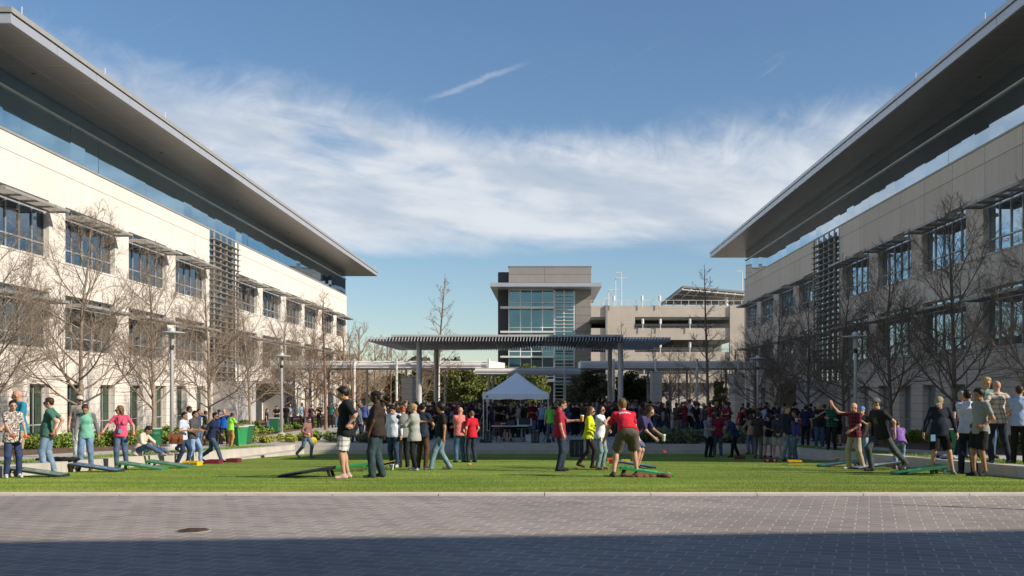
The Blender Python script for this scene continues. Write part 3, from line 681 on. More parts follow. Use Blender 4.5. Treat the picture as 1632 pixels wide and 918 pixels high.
for k, sd in (('a', 11), ('b', 23), ('c', 37)): protos[k] = tree_proto('t', sd, M['bark'], H=8.6, first=1.75, spread=2.75, nprim=24, r=.115, dens=1.32, rt=.78)
for k, sd in (('d', 51), ('e', 63)): protos[k] = tree_proto('t', sd, M['bark_red'], H=8.5, first=1.2, spread=1.6, nprim=28, r=.10, kind='cypress', dens=.8, rt=.85)
for k, sd in (('f', 71), ('g', 83)): protos[k] = tree_proto('t', sd, M['bark_dark'], H=9, first=1.3, spread=2.6, nprim=18, r=.12, dens=.85, rt=1.9)
def zg(y): return zter(y)
LT = [(-24, 28.0, 'a', 'nearest bare tree at the left edge, its branches reaching into the picture'), (128, 34.5, 'b', 'large bare tree beside the tall ground window behind the man in the cap'), (247, 41, 'c', 'bare tree with a straight trunk beside the green bin and the seated man'), (337, 48, 'a', 'bare tree between the left street lamp and the entrance wall'), (402, 54.7, 'b', 'bare tree in front of the dark entrance of the left building'), (452, 61.3, 'c', 'bare tree behind the far left street lamp'), (488, 68.5, 'a', 'bare tree at the far end of the row along the left building')]
for i, (px, Y, k, lb) in enumerate(LT):
    X = -16.0 if px > 0 else -15.6
    place_tree(k, (X, Y, zg(Y)), 1.3*i+.4, (.82,.95,.93,.95,.88,.9,.95)[i], lb, group='bare trees along the left building')
RT = [(36.2, 'c', 1.02, 'big dark bare tree behind the man in the plaid shirt at right'), (29.6, 'a', .86, 'nearest bare tree at the right edge with branches catching the sun'), (42.8, 'b', .98, 'dark bare tree behind the man in the flat cap'), (49.4, 'a', .95, 'dark bare tree just left of the right street lamp'), (56, 'c', .92, 'dark bare tree in front of the louvred screen of the right building'), (62.8, 'b', .92, 'dark bare tree left of the right building entrance'), (70, 'a', .85, 'farthest bare tree along the right building, beside the stone pier')]
for i, (Y, k, sc, lb) in enumerate(RT):
    place_tree(k, (14.75 if i != 1 else 14.9, Y, zg(Y)), 2.1*i+2.2, sc, lb, group='bare trees along the right building', mat=M['bark_dark'] if i != 1 else None)  # sunlit tree keeps the pale bark, shaded ones get the darker copy
CT = [(519.5, 61, 'd', 1.05, 'bare conifer with thin level branches behind the man with the yellow disc'), (565, 66, 'e', .78, 'bare conifer left of the black shirted pair, behind the group of onlookers'), (622, 95, 'd', .95, 'slim bare conifer far behind, left of the beige stone pier'),
      (693, 84, 'e', 1.5, 'tall leafless conifer rising above the slatted canopy against the sky'), (991, 97, 'd', 1.12, 'slim bare conifer in front of the garage beside the grey tower'), (1047, 90, 'e', .98, 'bare conifer in front of the garage right of the canopy columns'), (1082, 100, 'd', .92, 'thin bare conifer before the garage, left of the tallest dark one'), (1129, 64, 'd', 1.28, 'tallest dark bare conifer standing before the garage')]
for i, (px, Y, k, sc, lb) in enumerate(CT):
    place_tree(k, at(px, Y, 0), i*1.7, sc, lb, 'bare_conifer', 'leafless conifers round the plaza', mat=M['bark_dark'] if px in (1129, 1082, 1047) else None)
BG = [(500, 100, .95), (523, 112, 1.02), (548, 103, 1.0), (572, 118, 1.15), (598, 108, .9), (617, 125, 1.0), (640, 122, .85), (668, 116, .8), (712, 120, .72), (1010, 118, .62), (1068, 112, .8), (1100, 122, .8), (1150, 116, .72), (1172, 108, .8)]
wh = ['leftmost brown bare tree of the thicket past the left building', 'second brown bare tree of the thicket past the left building', 'third brown bare tree of the thicket, near the building corner', 'tallest brown bare tree of the thicket past the left building', 'brown bare tree under the left tip of the slatted canopy', 'hazy brown tree behind the slim conifer left of the pier', 'low brown tree directly behind the beige stone pier', 'low brown tree seen between the two left canopy columns', 'low brown tree right of the left canopy columns', 'small bare tree before the garage behind the right canopy column', 'bare tree with fine twigs in front of the garage openings', 'bare tree in front of the garage right of the fine twigged one', 'small bare tree by the garage corner column', 'small bare tree between the garage and the right stone pier']
for i, (px, Y, sc) in enumerate(BG):
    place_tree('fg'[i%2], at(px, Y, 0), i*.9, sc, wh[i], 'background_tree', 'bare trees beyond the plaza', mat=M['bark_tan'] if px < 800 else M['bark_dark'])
# leafy crowns
def leafmat(name, a, b):
    m = Mt(name, a, .75, spec=.25); n = m.noise(1.7, 4); m.color(m.ramp(n, [(.35,a),(.65,b)])); return m.m
def leaf_cloud(rg, n, blobs, size, flat=.0):
    """leaf quads scattered through overlapping clump volumes"""
    cs = np.array([b[:3] for b in blobs]); rs = np.array([b[3] for b in blobs]); p = rs**2; idx = rg.choice(len(blobs), n, p=p/p.sum())
    d = rg.normal(0,1,(n,3)); d /= np.linalg.norm(d, axis=1)[:,None]; rad = rg.random(n)**.45
    c = cs[idx]+d*(rad*rs[idx]*(.85+.3*rg.random(n)))[:,None]*np.array([1,1,.85])
    a = rg.normal(0,1,(n,3)); a /= np.linalg.norm(a, axis=1)[:,None]; b = np.cross(a, rg.normal(0,1,(n,3))); b /= np.linalg.norm(b, axis=1)[:,None]
    s = size*(.6+.8*rg.random(n))[:,None]; V = np.stack([c-a*s, c-b*s*.45, c+a*s, c+b*s*.45], 1).reshape(-1,3)
    return V, np.arange(4*n).reshape(-1,4)
def leafy_tree(px, Y, wid, top, mat, label, seed, nleaf=9000, size=.16, name='leafy_tree', group=None, zb=0, base=.35):
    rg = np.random.default_rng(seed); loc = at(px, Y, zb); t = thing(name, label, 'tree', loc, 0, group)
    h = zpx(top, Y)-zb; W_ = wid/F*Y/2; blobs = []
    for i in range(30):
        a = rg.random()*6.28; q = rg.random()**.5; zz = base+(h-base)*(.12+.8*rg.random()); prof = math.sin(min(1, (zz-base)/(h-base)*.9+.12)*math.pi)**.55
        r_ = (.16+.14*rg.random())*min(W_, h*.5)*1.5; blobs.append((math.cos(a)*q*(W_-r_*.5)*prof, math.sin(a)*q*(W_-r_*.5)*prof, min(zz, h-r_*.8), r_))
    V, Fq = leaf_cloud(rg, nleaf, blobs, size)
    link('crown', npmesh('crown', V, Fq, mat, False), t)
    tr_ = MB(); tr_.tube([(0,0,-.1),(.1,0,h*.35),(.0,.1,h*.7)], [.16,.12,.05], 7)
    for b in blobs[:9]: tr_.tube([(.05,0,h*.25),(b[0]*.5,b[1]*.5,(h*.25+b[2])*.55),(b[0],b[1],b[2])], [.07,.045,.02], 5)
    tr_.build('trunk', M['bark_dark'], t, True)
M['leaf_lit'] = leafmat('yellow_green_leaves', (.10,.125,.03), (.18,.20,.055)); M['leaf_dark'] = leafmat('dark_leaves', (.028,.04,.016), (.055,.07,.025)); M['leaf_olive'] = leafmat('olive_leaves', (.12,.13,.07), (.21,.21,.12))
leafy_tree(736, 98, 95, 586, M['leaf_lit'], 'sunlit yellow green tree left of the white tent behind the crowd', 1, 14000, .15)
leafy_tree(790, 104, 80, 583, M['leaf_lit'], 'sunlit yellow green tree behind the peak of the white tent', 2, 12000, .15)
leafy_tree(845, 130, 60, 576, M['leaf_lit'], 'tawny green tree in front of the glazed tower above the short walkway roof', 3, 8000, .16)
leafy_tree(672, 128, 60, 567, M['leaf_dark'], 'dark treetop showing above the left walkway between the canopy columns', 4, 8000, .18)
leafy_tree(722, 132, 58, 567, M['leaf_dark'], 'dark treetop showing above the left walkway right of the canopy columns', 5, 7000, .18)
leafy_tree(632, 120, 60, 595, M['leaf_dark'], 'dark shrubby tree behind the beige stone pier', 15, 6000, .18)
leafy_tree(928, 92, 62, 589, M['leaf_olive'], 'rounded olive tree right of the white tent in front of the tower', 6, 13000, .10)
leafy_tree(955, 97, 40, 594, M['leaf_olive'], 'smaller olive tree beside the right canopy columns', 16, 6000, .10)
leafy_tree(1003, 96, 66, 590, M['leaf_dark'], 'dark leafy tree behind the right canopy columns', 7, 12000, .12)
leafy_tree(1147, 88, 28, 605, M['leaf_lit'], 'small green tree beside the tall pier at right', 8, 3000, .10)
for i, (px, Y, wd, tp, lb) in enumerate(((560, 150, 110, 592, 'dark tree line behind the thicket at left'), (700, 158, 120, 590, 'dark distant tree behind the left walkway'), (1030, 150, 60, 600, 'dark distant bush before the garage'), (1240, 120, 90, 590, 'distant tree behind the right building end'))):
    leafy_tree(px, Y, wd, tp, M['leaf_dark'], lb, 30+i, 6000, .25)
# hedges
def hedge(x0, x1, y0, y1, zf, h, mat, label, seed, n=9000, size=.045, grp=None):
    rg = np.random.default_rng(seed); c = ((x0+x1)/2, (y0+y1)/2, zf((y0+y1)/2)); t = thing('hedge', label, 'hedge', c, 0, grp)
    blobs = []
    nb_ = int(max(6, (x1-x0)*(y1-y0)*2.2))
    for i in range(nb_):
        x = x0+(x1-x0)*rg.random(); y = y0+(y1-y0)*rg.random(); r_ = h*(.45+.25*rg.random()); blobs.append((x-c[0], y-c[1], zf(y)-c[2]+h*.35+rg.random()*h*.2, r_))
    V, Fq = leaf_cloud(rg, n, blobs, size); link('foliage', npmesh('foliage', V, Fq, mat, False), t)
    st = MB()
    for b in blobs[::2]: st.tube([(b[0],b[1],zf(b[1]+c[1])-c[2]-.05),(b[0]+.05,b[1],b[2])], .012, 4)
    st.build('stems', M['bark_dark'], t)
M['hedge'] = leafmat('hedge_leaves', (.12,.20,.03), (.24,.32,.06)); M['hedge_y'] = leafmat('yellow_hedge_leaves', (.24,.28,.05), (.40,.42,.08)); M['rosemary'] = leafmat('grey_green_leaves', (.10,.13,.07), (.19,.23,.13))
hs = [(36.0, 39.8, .62, 'bright green hedge beside the man in the green tee, below the tall windows'), (40.2, 45.6, .6, 'bright green hedge behind the woman in pink'), (46, 54, .55, 'green hedge at the wall behind the seated man and the green bin'), (55, 64, .5, 'green hedge behind the walking men, close to the entrance wall')]
for i, (a, b, h, lb) in enumerate(hs): hedge(-19.6, -18.0, a, b, zg, h, M['hedge'], lb, 40+i, 11000, .06)
for i, (a, b, h, lb) in enumerate([(30, 38, .6, 'dark low hedge at the foot of the right building behind the fleece man'), (39, 48, .55, 'dark low hedge in shade behind the flat cap man')]): hedge(16.6, 18.4, a, b, zg, h, M['hedge'], lb, 50+i, 9000, .06)
flat = lambda y: 0.
hedge(-17.2, -15.0, 44.5, 53.0, flat, .35, M['hedge'], 'low green ground cover round the tree trunks on the left plaza', 66, 14000, .06)
hedge(-17.2, -15.0, 54.0, 68.0, flat, .35, M['hedge'], 'low green ground cover farther along the left building', 67, 12000, .07)
hedge(-13.6, -11.5, 44.6, 48.0, flat, .34, M['hedge_y'], 'low yellow green planting behind the corner of the left steps', 60, 9000, .05)
hedge(-11.4, -10.2, 45.0, 47.8, flat, .40, M['hedge'], 'low green planting at the lamp post left of the steps', 61, 6000, .05)
hedge(-10.0, -7.2, 44.6, 47.5, flat, .46, M['rosemary'], 'grey green spiky planting above the steps behind the man in plaid shorts', 62, 16000, .06)
hedge(-7.0, -5.6, 45.0, 47.0, flat, .42, M['rosemary'], 'grey green planting above the steps behind the white shirted man', 63, 7000, .06)
hedge(3.7, 6.2, 44.8, 47.6, flat, .62, M['rosemary'], 'tall shaded grassy planting above the steps, left half of the right bed', 64, 16000, .08)
hedge(6.3, 9.0, 44.8, 47.6, flat, .60, M['rosemary'], 'shaded grassy planting above the steps behind the trio at right', 65, 16000, .08)
# ------------------------------------------------------------------ people
def surfnet(f, o, h):
    ins = f < 0; nx, ny, nz = f.shape
    c = np.zeros((nx-1,ny-1,nz-1)); 
    for i in (0,1):
        for j in (0,1):
            for k in (0,1): c += ins[i:nx-1+i, j:ny-1+j, k:nz-1+k]
    act = (c > 0) & (c < 8); ids = -np.ones(act.shape, int); idx = np.argwhere(act); ids[act] = np.arange(len(idx))
    if len(idx) == 0: return np.zeros((0,3)), np.zeros((0,4), int)
    acc = np.zeros((len(idx),3)); cnt = np.zeros(len(idx)); I, J, K = idx.T
    cor = [(i,j,k) for i in (0,1) for j in (0,1) for k in (0,1)]; val = {q: f[I+q[0], J+q[1], K+q[2]] for q in cor}
    for q in cor:
        for ax_ in range(3):
            if q[ax_]: continue
            r_ = list(q); r_[ax_] = 1; r_ = tuple(r_); a, b = val[q], val[r_]; m = (a < 0) != (b < 0); t = np.where(m, a/np.where(m, a-b, 1), 0)
            p = np.tile(np.array(q, float), (len(idx),1)); p[:,ax_] += t; acc += p*m[:,None]; cnt += m
    V = (idx+acc/cnt[:,None])*h+np.asarray(o); Fs = []
    for ax_ in range(3):
        u, v = [(1,2),(2,0),(0,1)][ax_]; sl = [slice(None)]*3
        A = np.moveaxis(ins, ax_, 0); d = np.argwhere(A[:-1] != A[1:]); 
        rest_ = [a for a in range(3) if a != ax_]; full = np.zeros((len(d),3), int); full[:,ax_] = d[:,0]; full[:,rest_[0]] = d[:,1]; full[:,rest_[1]] = d[:,2]
        g = full[(full[:,u] > 0) & (full[:,v] > 0) & (full[:,u] < f.shape[u]-1) & (full[:,v] < f.shape[v]-1)]
        if not len(g): continue
        eu = np.zeros(3,int); eu[u] = 1; ev = np.zeros(3,int); ev[v] = 1
        q = [ids[tuple((g-eu-ev).T)], ids[tuple((g-ev).T)], ids[tuple(g.T)], ids[tuple((g-eu).T)]]
        Q = np.stack(q, -1); s_ = ins[tuple(g.T)]; Q[~s_] = Q[~s_][:, ::-1]; Fs.append(Q)
    Fq = np.concatenate(Fs); return V, Fq[(Fq >= 0).all(1)]
class Fld:
    def __init__(s, k=.03): s.P = []; s.k = k; s.clips = []
    def cone(s, a, b, ra, rb, sq=None): s.P.append(('c', np.array(a,float), np.array(b,float), ra, rb)); return s
    def ell(s, c, r, Rm=None): s.P.append(('e', np.array(c,float), np.array(r,float), np.eye(3) if Rm is None else np.asarray(Rm,float))); return s
    def clip(s, p, n): s.clips.append((np.array(p,float), np.array(n,float)/np.linalg.norm(n))); return s    # removes the side n points to
    def mesh(s, h, wr=0.):
        lo = np.full(3,9.); hi = np.full(3,-9.); bb = []
        for q in s.P:
            if q[0] == 'c': a = np.minimum(q[1]-q[3], q[2]-q[4]); b = np.maximum(q[1]+q[3], q[2]+q[4])
            else: r_ = np.abs(q[3]) @ q[2]; a = q[1]-r_; b = q[1]+r_
            bb.append((a,b)); lo = np.minimum(lo,a); hi = np.maximum(hi,b)
        lo -= 2.5*h+wr; hi += 2.5*h+wr; n = np.ceil((hi-lo)/h).astype(int)+1
        X, Y, Z = [lo[i]+h*np.arange(n[i]) for i in range(3)]; f = np.full(n, .5)
        for q, (a, b) in zip(s.P, bb):
            m = s.k+h*2; i0 = np.maximum(((a-m-lo)/h).astype(int), 0); i1 = np.minimum(((b+m-lo)/h).astype(int)+2, n)
            x, y, z = X[i0[0]:i1[0],None,None], Y[None,i0[1]:i1[1],None], Z[None,None,i0[2]:i1[2]]
            if q[0] == 'c':
                A, B, ra, rb = q[1:]; d = B-A; L2 = max(d@d, 1e-9); t = np.clip(((x-A[0])*d[0]+(y-A[1])*d[1]+(z-A[2])*d[2])/L2, 0, 1)
                D = np.sqrt((x-A[0]-t*d[0])**2+(y-A[1]-t*d[1])**2+(z-A[2]-t*d[2])**2)-(ra+(rb-ra)*t)
            else:
                C, r_, Rm = q[1:]; px, py, pz = x-C[0], y-C[1], z-C[2]
                l = [Rm[0,i]*px+Rm[1,i]*py+Rm[2,i]*pz for i in range(3)]
                k0 = np.sqrt(sum((l[i]/r_[i])**2 for i in range(3))); k1 = np.sqrt(sum((l[i]/r_[i]**2)**2 for i in range(3)))+1e-6; D = k0*(k0-1)/k1
            sl = tuple(slice(i0[i], i1[i]) for i in range(3)); g = f[sl]; k = s.k; hh = np.clip(.5+.5*(g-D)/k, 0, 1); f[sl] = g*(1-hh)+D*hh-k*hh*(1-hh)
        x, y, z = X[:,None,None], Y[None,:,None], Z[None,None,:]
        if wr: f = f+wr*(np.sin(z*19+x*31+2.5*np.sin(y*15+x*9))*.6+np.sin(z*33-x*48+y*39+1.7*np.sin(z*13))*.4)
        for p, nn in s.clips: f = np.maximum(f, (x-p[0])*nn[0]+(y-p[1])*nn[1]+(z-p[2])*nn[2])
        f[0] = f[-1] = .5; f[:,0] = f[:,-1] = .5; f[:,:,0] = f[:,:,-1] = .5
        return surfnet(f, lo, h)
_mc = {}
def cloth(c, kind='plain'):
    key = (tuple(round(v,3) for v in c), kind)
    if key in _mc: return _mc[key]
    m = Mt({'plain':'cloth','denim':'denim','plaid':'plaid_cloth','print':'printed_cloth','skin':'skin','hair':'hair','shoe':'shoe','raglan':'cloth'}[kind], c, .85, spec=.25)
    if kind == 'skin':
        n = m.noise(9, 3); m.color(m.ramp(n, [(.3, tuple(v*.86 for v in c)), (.7, tuple(min(1,v*1.1) for v in c))])); m.set('Roughness', .55); m.set('Subsurface Weight', .0)
    elif kind == 'hair':
        n = m.noise(40, 4, .6, m.mapping(scale=(1,1,.3))); m.color(m.ramp(n, [(.3, tuple(v*.6 for v in c)), (.7, tuple(min(1,v*1.5) for v in c))])); m.bump(n, .6, .01); m.set('Roughness', .5)
    elif kind == 'denim':
        n = m.noise(7, 4); m.color(m.ramp(n, [(.3, tuple(v*.65 for v in c)), (.7, tuple(min(1,v*1.45) for v in c))])); m.bump(m.noise(8, 4, .55, dist=1.2), .35, .02)
    elif kind == 'plaid':
        c0 = c; dk = tuple(v_*.15 for v_ in c)
        if sum(c) > 1.2: dk = (.16,.17,.18)
        v = m.mapping(scale=(1,1,1)); s1 = m.N.new('ShaderNodeSeparateXYZ'); m.L.new(v, s1.inputs[0])
        def st_(o, f_, w_): return m.math('GREATER_THAN', m.math('SINE', m.math('MULTIPLY', o, f_)), w_ if sum(c) < 1.2 else .55)
        a = m.math('MULTIPLY', st_(s1.outputs[2], 62, .2), .5); b = m.math('MULTIPLY', st_(m.math('ADD', s1.outputs[0], s1.outputs[1]), 62, .2), .5); fac = m.math('ADD', a, b)
        if 1.2 < sum(c) < 1.7: dk = (.20,.12,.10)
        m.color(m.mix(fac, c, dk))
        m.bump(m.noise(14, 4, .6, dist=1.2), .4, .02)
    elif kind == 'print':
        n = m.noise(17, 3, .5, dist=2.); m.color(m.ramp(n, [(.42,(.045,.04,.04)),(.50,(.30,.25,.22)),(.56,(.62,.58,.54))])); m.bump(n, .3, .01)
    else:
        n = m.noise(5, 4); m.color(m.ramp(n, [(.3, tuple(v*.85 for v in c)), (.7, tuple(min(1,v*1.12) for v in c))])); m.bump(m.noise(6.5, 3, .5, dist=1.2), .35, .03)
    _mc[key] = m.m; return m.m
SK = {'light': (.52,.30,.21), 'tan': (.38,.21,.13), 'brown': (.20,.10,.06), 'dark': (.075,.038,.024)}
HC = {'black': (.012,.010,.009), 'brown': (.045,.026,.015), 'lbrown': (.14,.08,.04), 'blonde': (.42,.28,.13), 'red': (.32,.08,.025), 'grey': (.28,.26,.24)}
def rotm(ax_, a):
    return np.array(Matrix.Rotation(R(a), 3, ax_))
def ik(a, b, l1, l2, pole):
    a, b = np.array(a,float), np.array(b,float); d = b-a; L_ = np.linalg.norm(d); mxl = (l1+l2)*.995
    if L_ > mxl: b = a+d/L_*mxl; L_ = mxl; d = b-a
    L_ = max(L_, abs(l1-l2)+.02); u = d/np.linalg.norm(d); x = (l1*l1-l2*l2+L_*L_)/(2*L_); hh = math.sqrt(max(0, l1*l1-x*x))
    p = np.array(pole,float); p = p-u*(p@u); p /= np.linalg.norm(p)+1e-9; return a+u*x+p*hh, b
UP = np.array([0,0,1.])
def body_parts(pose, look, near=True):
    """returns {part: (V, F, materials, midx)} for a 1.78 m figure facing -Y"""
    g = pose.get; hb = .019 if near else .034; hh_ = .0105 if near else .02
    fem = look.get('fem', 0); fat = look.get('fat', 0.); lean = g('lean', 0); tw = g('twist', 0)
    feet = g('feet', ((.11,.0),(-.11,.0))); fd = [np.array([f[0], f[1], .085+(f[2] if len(f) > 2 else 0)]) for f in feet]
    pel = np.array(g('pelvis', (0, .0+.18*math.sin(R(lean))*.6, .935-.05*math.sin(R(min(90,abs(lean)))))), float)
    hw = .085
    RT_ = rotm('Z', tw) @ rotm('Y', g('tilt', 0)) @ rotm('X', lean); RP = rotm('Z', g('ptwist', 0)) @ rotm('X', lean*.35)
    hips = [pel+RP @ np.array([s_*hw,0,0]) for s_ in (1,-1)]
    for i in (0,1):
        d = fd[i]-hips[i]; l = np.linalg.norm(d)
        if l > .858: pel = pel-UP*(l-.858)*1.02; hips = [pel+RP @ np.array([s_*hw,0,0]) for s_ in (1,-1)]
    T = lambda x,y,z: pel+RT_ @ np.array([x,y,z])
    knees = []; ank = []
    for i in (0,1):
        kp = g('knee', ((.05,-1,0),(-.05,-1,0)))[i]; k_, a_ = ik(hips[i], fd[i], .435, .43, kp); knees.append(k_); ank.append(a_)
    sw = .172-.02*fem; shz = .488
    sh = [T(s_*sw, .01, shz) for s_ in (1,-1)]
    hands = g('hands', ((.27,-.03,.80),(-.27,-.03,.80))); el_p = g('elbow', ((.5,.8,-.2),(-.5,.8,-.2))); elb = []; wri = []; hd = []
    for i in (0,1):
        e, w_ = ik(sh[i], hands[i], .295, .25, el_p[i]); elb.append(e); wri.append(w_); d = w_-e; hd.append(d/np.linalg.norm(d))
    hdir = g('hdir', (None, None))
    for i in (0,1):
        if hdir[i] is not None: v = np.array(hdir[i],float); hd[i] = v/np.linalg.norm(v)
    nk = T(0, .015, .533); HR = rotm('Z', tw*.5+g('hyaw', 0)) @ rotm('X', lean*.45+g('hpitch', 6)); hc = nk+HR @ np.array([0,-.025,.155]) if True else 0
    H_ = lambda x,y,z: hc+HR @ np.array([x,y,z])
    out = {}; skin = cloth(SK[look.get('skin','light')], 'skin'); Vs = []; Fs = []; mi = []; off = 0
    def acc(V, Fq, m_=0):
        nonlocal off
        if not len(Fq): return
        Vs.append(V); Fs.append(np.asarray(Fq)+off); mi.append(np.full(len(Fq), m_)); off += len(V)
    # body: legs, trunk, arms
    B = Fld(.035); ft = 1+fat*.35
    lg_ = 1. if look.get('leg') == 'shorts' else .74
    for i in (0,1):
        B.cone(hips[i], knees[i], .080*ft*lg_, .054*lg_); B.cone(knees[i], ank[i], .052*lg_, .036*max(lg_, .85))
        cm = knees[i]*.7+ank[i]*.3; B.ell(cm+np.array([0,.018*(lg_ == 1),0]), (.048*lg_,.05*lg_,.11))
        as_ = .75 if look.get('sleeve') == 'long' else 1.; B.cone(sh[i], elb[i], (.050-.008*fem+fat*.012)*as_, (.038-.004*fem)*as_); B.cone(elb[i], wri[i], (.037-.004*fem)*as_, .025)
        pm = wri[i]+hd[i]*.05; B.cone(wri[i], pm+hd[i]*.02, .025, .030)
    B.ell(T(0,.01,-.01), (.150+.01*fem,.11,.12), RT_); B.ell(T(0,0,.18), (.125,.095,.16), RT_); B.ell(T(0,.005,.37), (.155,.105,.17), RT_)
    B.cone(sh[0], sh[1], .052, .052); B.cone(T(0,.02,.46), nk+HR @ np.array([0,-.01,.05]), .06, .052)
    V, Fq = B.mesh(hb); acc(V, Fq)
    # head with jaw, nose, ears, brow
    Hd = Fld(.018); Hd.ell(H_(0,.012,.028), (.075,.094,.092), HR); Hd.ell(H_(0,-.022,-.035), (.058,.066,.078), HR); Hd.ell(H_(0,-.060,-.078), (.028,.024,.022), HR)
    Hd.cone(H_(0,-.088,.012), H_(0,-.106,-.022), .010, .015); Hd.ell(H_(0,-.083,.030), (.045,.014,.010), HR); Hd.ell(H_(0,-.088,-.050), (.022,.012,.010), HR)
    for s_ in (1,-1): Hd.ell(H_(s_*.077,.005,-.005), (.010,.018,.030), HR)
    Hd.cone(H_(0,.02,-.05), nk+HR @ np.array([0,.0,-.02]), .055, .055)
    V, Fq = Hd.mesh(hh_); acc(V, Fq)
    if near:
        mbb = MB()
        for i in (0,1):
            sd = np.cross(hd[i], UP); sd /= np.linalg.norm(sd)+1e-9
            nrm = np.cross(sd, hd[i]); ins = 1 if i == 1 else -1; kb_ = wri[i]+hd[i]*.075; curl = g('curl', .8)
            inw = np.array([-1. if i == 0 else 1., 0, 0]); inw = inw-hd[i]*(inw@hd[i]); inw /= np.linalg.norm(inw)+1e-9
            acr = np.cross(hd[i], inw)
            for q in range(4):
                o_ = (q-1.5)*.019; L_ = (.068,.078,.073,.058)[q]; p0 = kb_+acr*o_-hd[i]*.012; p1 = p0+hd[i]*(L_*.5+.012)+inw*.01*curl; p2 = p1+(hd[i]*(1-.55*curl)+inw*curl*.75)*L_*.35; p3 = p2+(hd[i]*(1-curl)+inw*curl)*L_*.25
                mbb.tube([p0,p1,p2,p3], [.010,.0095,.009,.007], 6)
            fw = acr if acr[1] < 0 else -acr; p0 = wri[i]+hd[i]*.02+fw*.02; mbb.tube([p0, p0+hd[i]*.03+fw*.022+inw*.006, p0+hd[i]*.058+fw*.024+inw*.016], [.013,.011,.008], 6)
        fv = np.array(mbb.v); q4 = [f for f in mbb.f if len(f) == 4]; acc(fv, np.array(q4))
        # eyes, brows, mouth as small details on the face
        for s_ in (1,-1):
            E = Fld(.004).ell(H_(s_*.031,-.0835,.006), (.013,.008,.0065), HR); V, Fq = E.mesh(.0045); acc(V, Fq, 1)
            E = Fld(.004).ell(H_(s_*.033,-.093,.034), (.020,.006,.005), HR); V, Fq = E.mesh(.0045); acc(V, Fq, 2)
        E = Fld(.004).ell(H_(0,-.097,-.052), (.022,.006,.006), HR); V, Fq = E.mesh(.0045); acc(V, Fq, 3)
    hcol = HC[look.get('hair','brown')]; dark = simple_cache('eye', (.02,.015,.012)); lip = simple_cache('lips', tuple(v*.6 for v in SK[look.get('skin','light')]))
    out['body'] = (np.concatenate(Vs), np.concatenate(Fs), [skin, dark, cloth(hcol,'hair'), lip], np.concatenate(mi))
    # trousers, shorts or leggings
    leg = look.get('leg', 'trousers'); lc = look.get('legc', (.05,.07,.12)); lm = cloth(lc, look.get('legk', 'denim' if leg == 'trousers' else 'plain'))
    ex = {'trousers': .016, 'leggings': .007, 'shorts': .026, 'loose': .030, 'skirt': .03}[leg]; P = Fld(.028)
    P.ell(T(0,.012,-.01), (.158+.008*fem+ex*.5+fat*.03,.118+ex*.5+fat*.03,.125), RT_)
    for i in (0,1):
        k_, a_ = knees[i], ank[i]; P.cone(hips[i], k_, .084*ft+ex*.7, .060+ex)
        if leg == 'shorts': P.cone(hips[i], hips[i]+(k_-hips[i])*.95, .094+ex*.8, .086+ex*.8)
        else:
            P.cone(k_, a_+(a_-k_)*.05, .056+ex, .042+ex*1.1)
    for i in (0,1):
        if leg == 'shorts': 
            d = knees[i]-hips[i]; d /= np.linalg.norm(d)
    if pel[2] > .7: P.clip(T(0,0,look.get('hem',-.09)+.07), RT_ @ np.array([0,0,1.]))
    V, Fq = P.mesh(hb, .004 if near and leg != 'leggings' else 0)
    if leg == 'shorts':           # cut each leg at the knee
        keep = np.ones(len(V), bool)
        for i in (0,1):
            d = knees[i]-hips[i]; l = np.linalg.norm(d); d /= l; oth = hips[1-i]; near_i = np.linalg.norm(V-knees[i], axis=1) < np.linalg.norm(V-knees[1-i], axis=1)
            keep &= ~(near_i & (((V-hips[i]) @ d) > l*g('shortlen', .93)))
        V, Fq = V, Fq[keep[Fq].all(1)]
    out['shorts' if leg == 'shorts' else 'trousers'] = (V, Fq, [lm], None)
    # shirt
    tc_ = look.get('top', (.3,.3,.3)); tk = look.get('topk', 'plain'); sl = look.get('sleeve', 'short'); tm = cloth(tc_, tk)
    S_ = Fld(.032); lo_ = look.get('hem', -.09); e = .022+look.get('loose', 0)
    S_.ell(T(0,.010,lo_*.8), (.184+e*.7+fat*.02,.142+e*.7+fat*.02,.30), RT_); S_.ell(T(0,-fat*.035,.15), (.140+e+fat*.04-.014*fem,.104+e+fat*.05,.22), RT_); S_.ell(T(0,.005,.37), (.164+e*.7,.112+e*.7,.17), RT_)
    if fem: 
        for s_ in (1,-1): S_.ell(T(s_*.07,-.085,.33), (.062,.06,.06), RT_)
    
    S_.cone(sh[0], sh[1], .054, .054); S_.cone(T(0,.02,.47), T(0,.018,.53), .078, .060); S_.cone(T(0,.018,.525), T(.14,.012,shz+.008), .058, .048); S_.cone(T(0,.018,.525), T(-.14,.012,shz+.008), .058, .048)
    for i in (0,1):
        f_ = {'short': .62, 'none': .12, 'elbow': .86, 'long': 1.}[sl]
        S_.cone(sh[i], sh[i]+(elb[i]-sh[i])*f_, .057-.005*fem+fat*.010, (.054 if sl == 'short' else .047)-.005*fem)
        if sl == 'long': S_.cone(elb[i], elb[i]+(wri[i]-elb[i])*.93, .049-.005*fem, .036)
    S_.clip(T(0,0,.585-.0), RT_ @ np.array([0,-.35,1.])); S_.clip(T(0,0,lo_), RT_ @ np.array([0,0,-1.]))
    V, Fq = S_.mesh(hb, .0045 if near else 0)
    midx = None; mats = [tm]
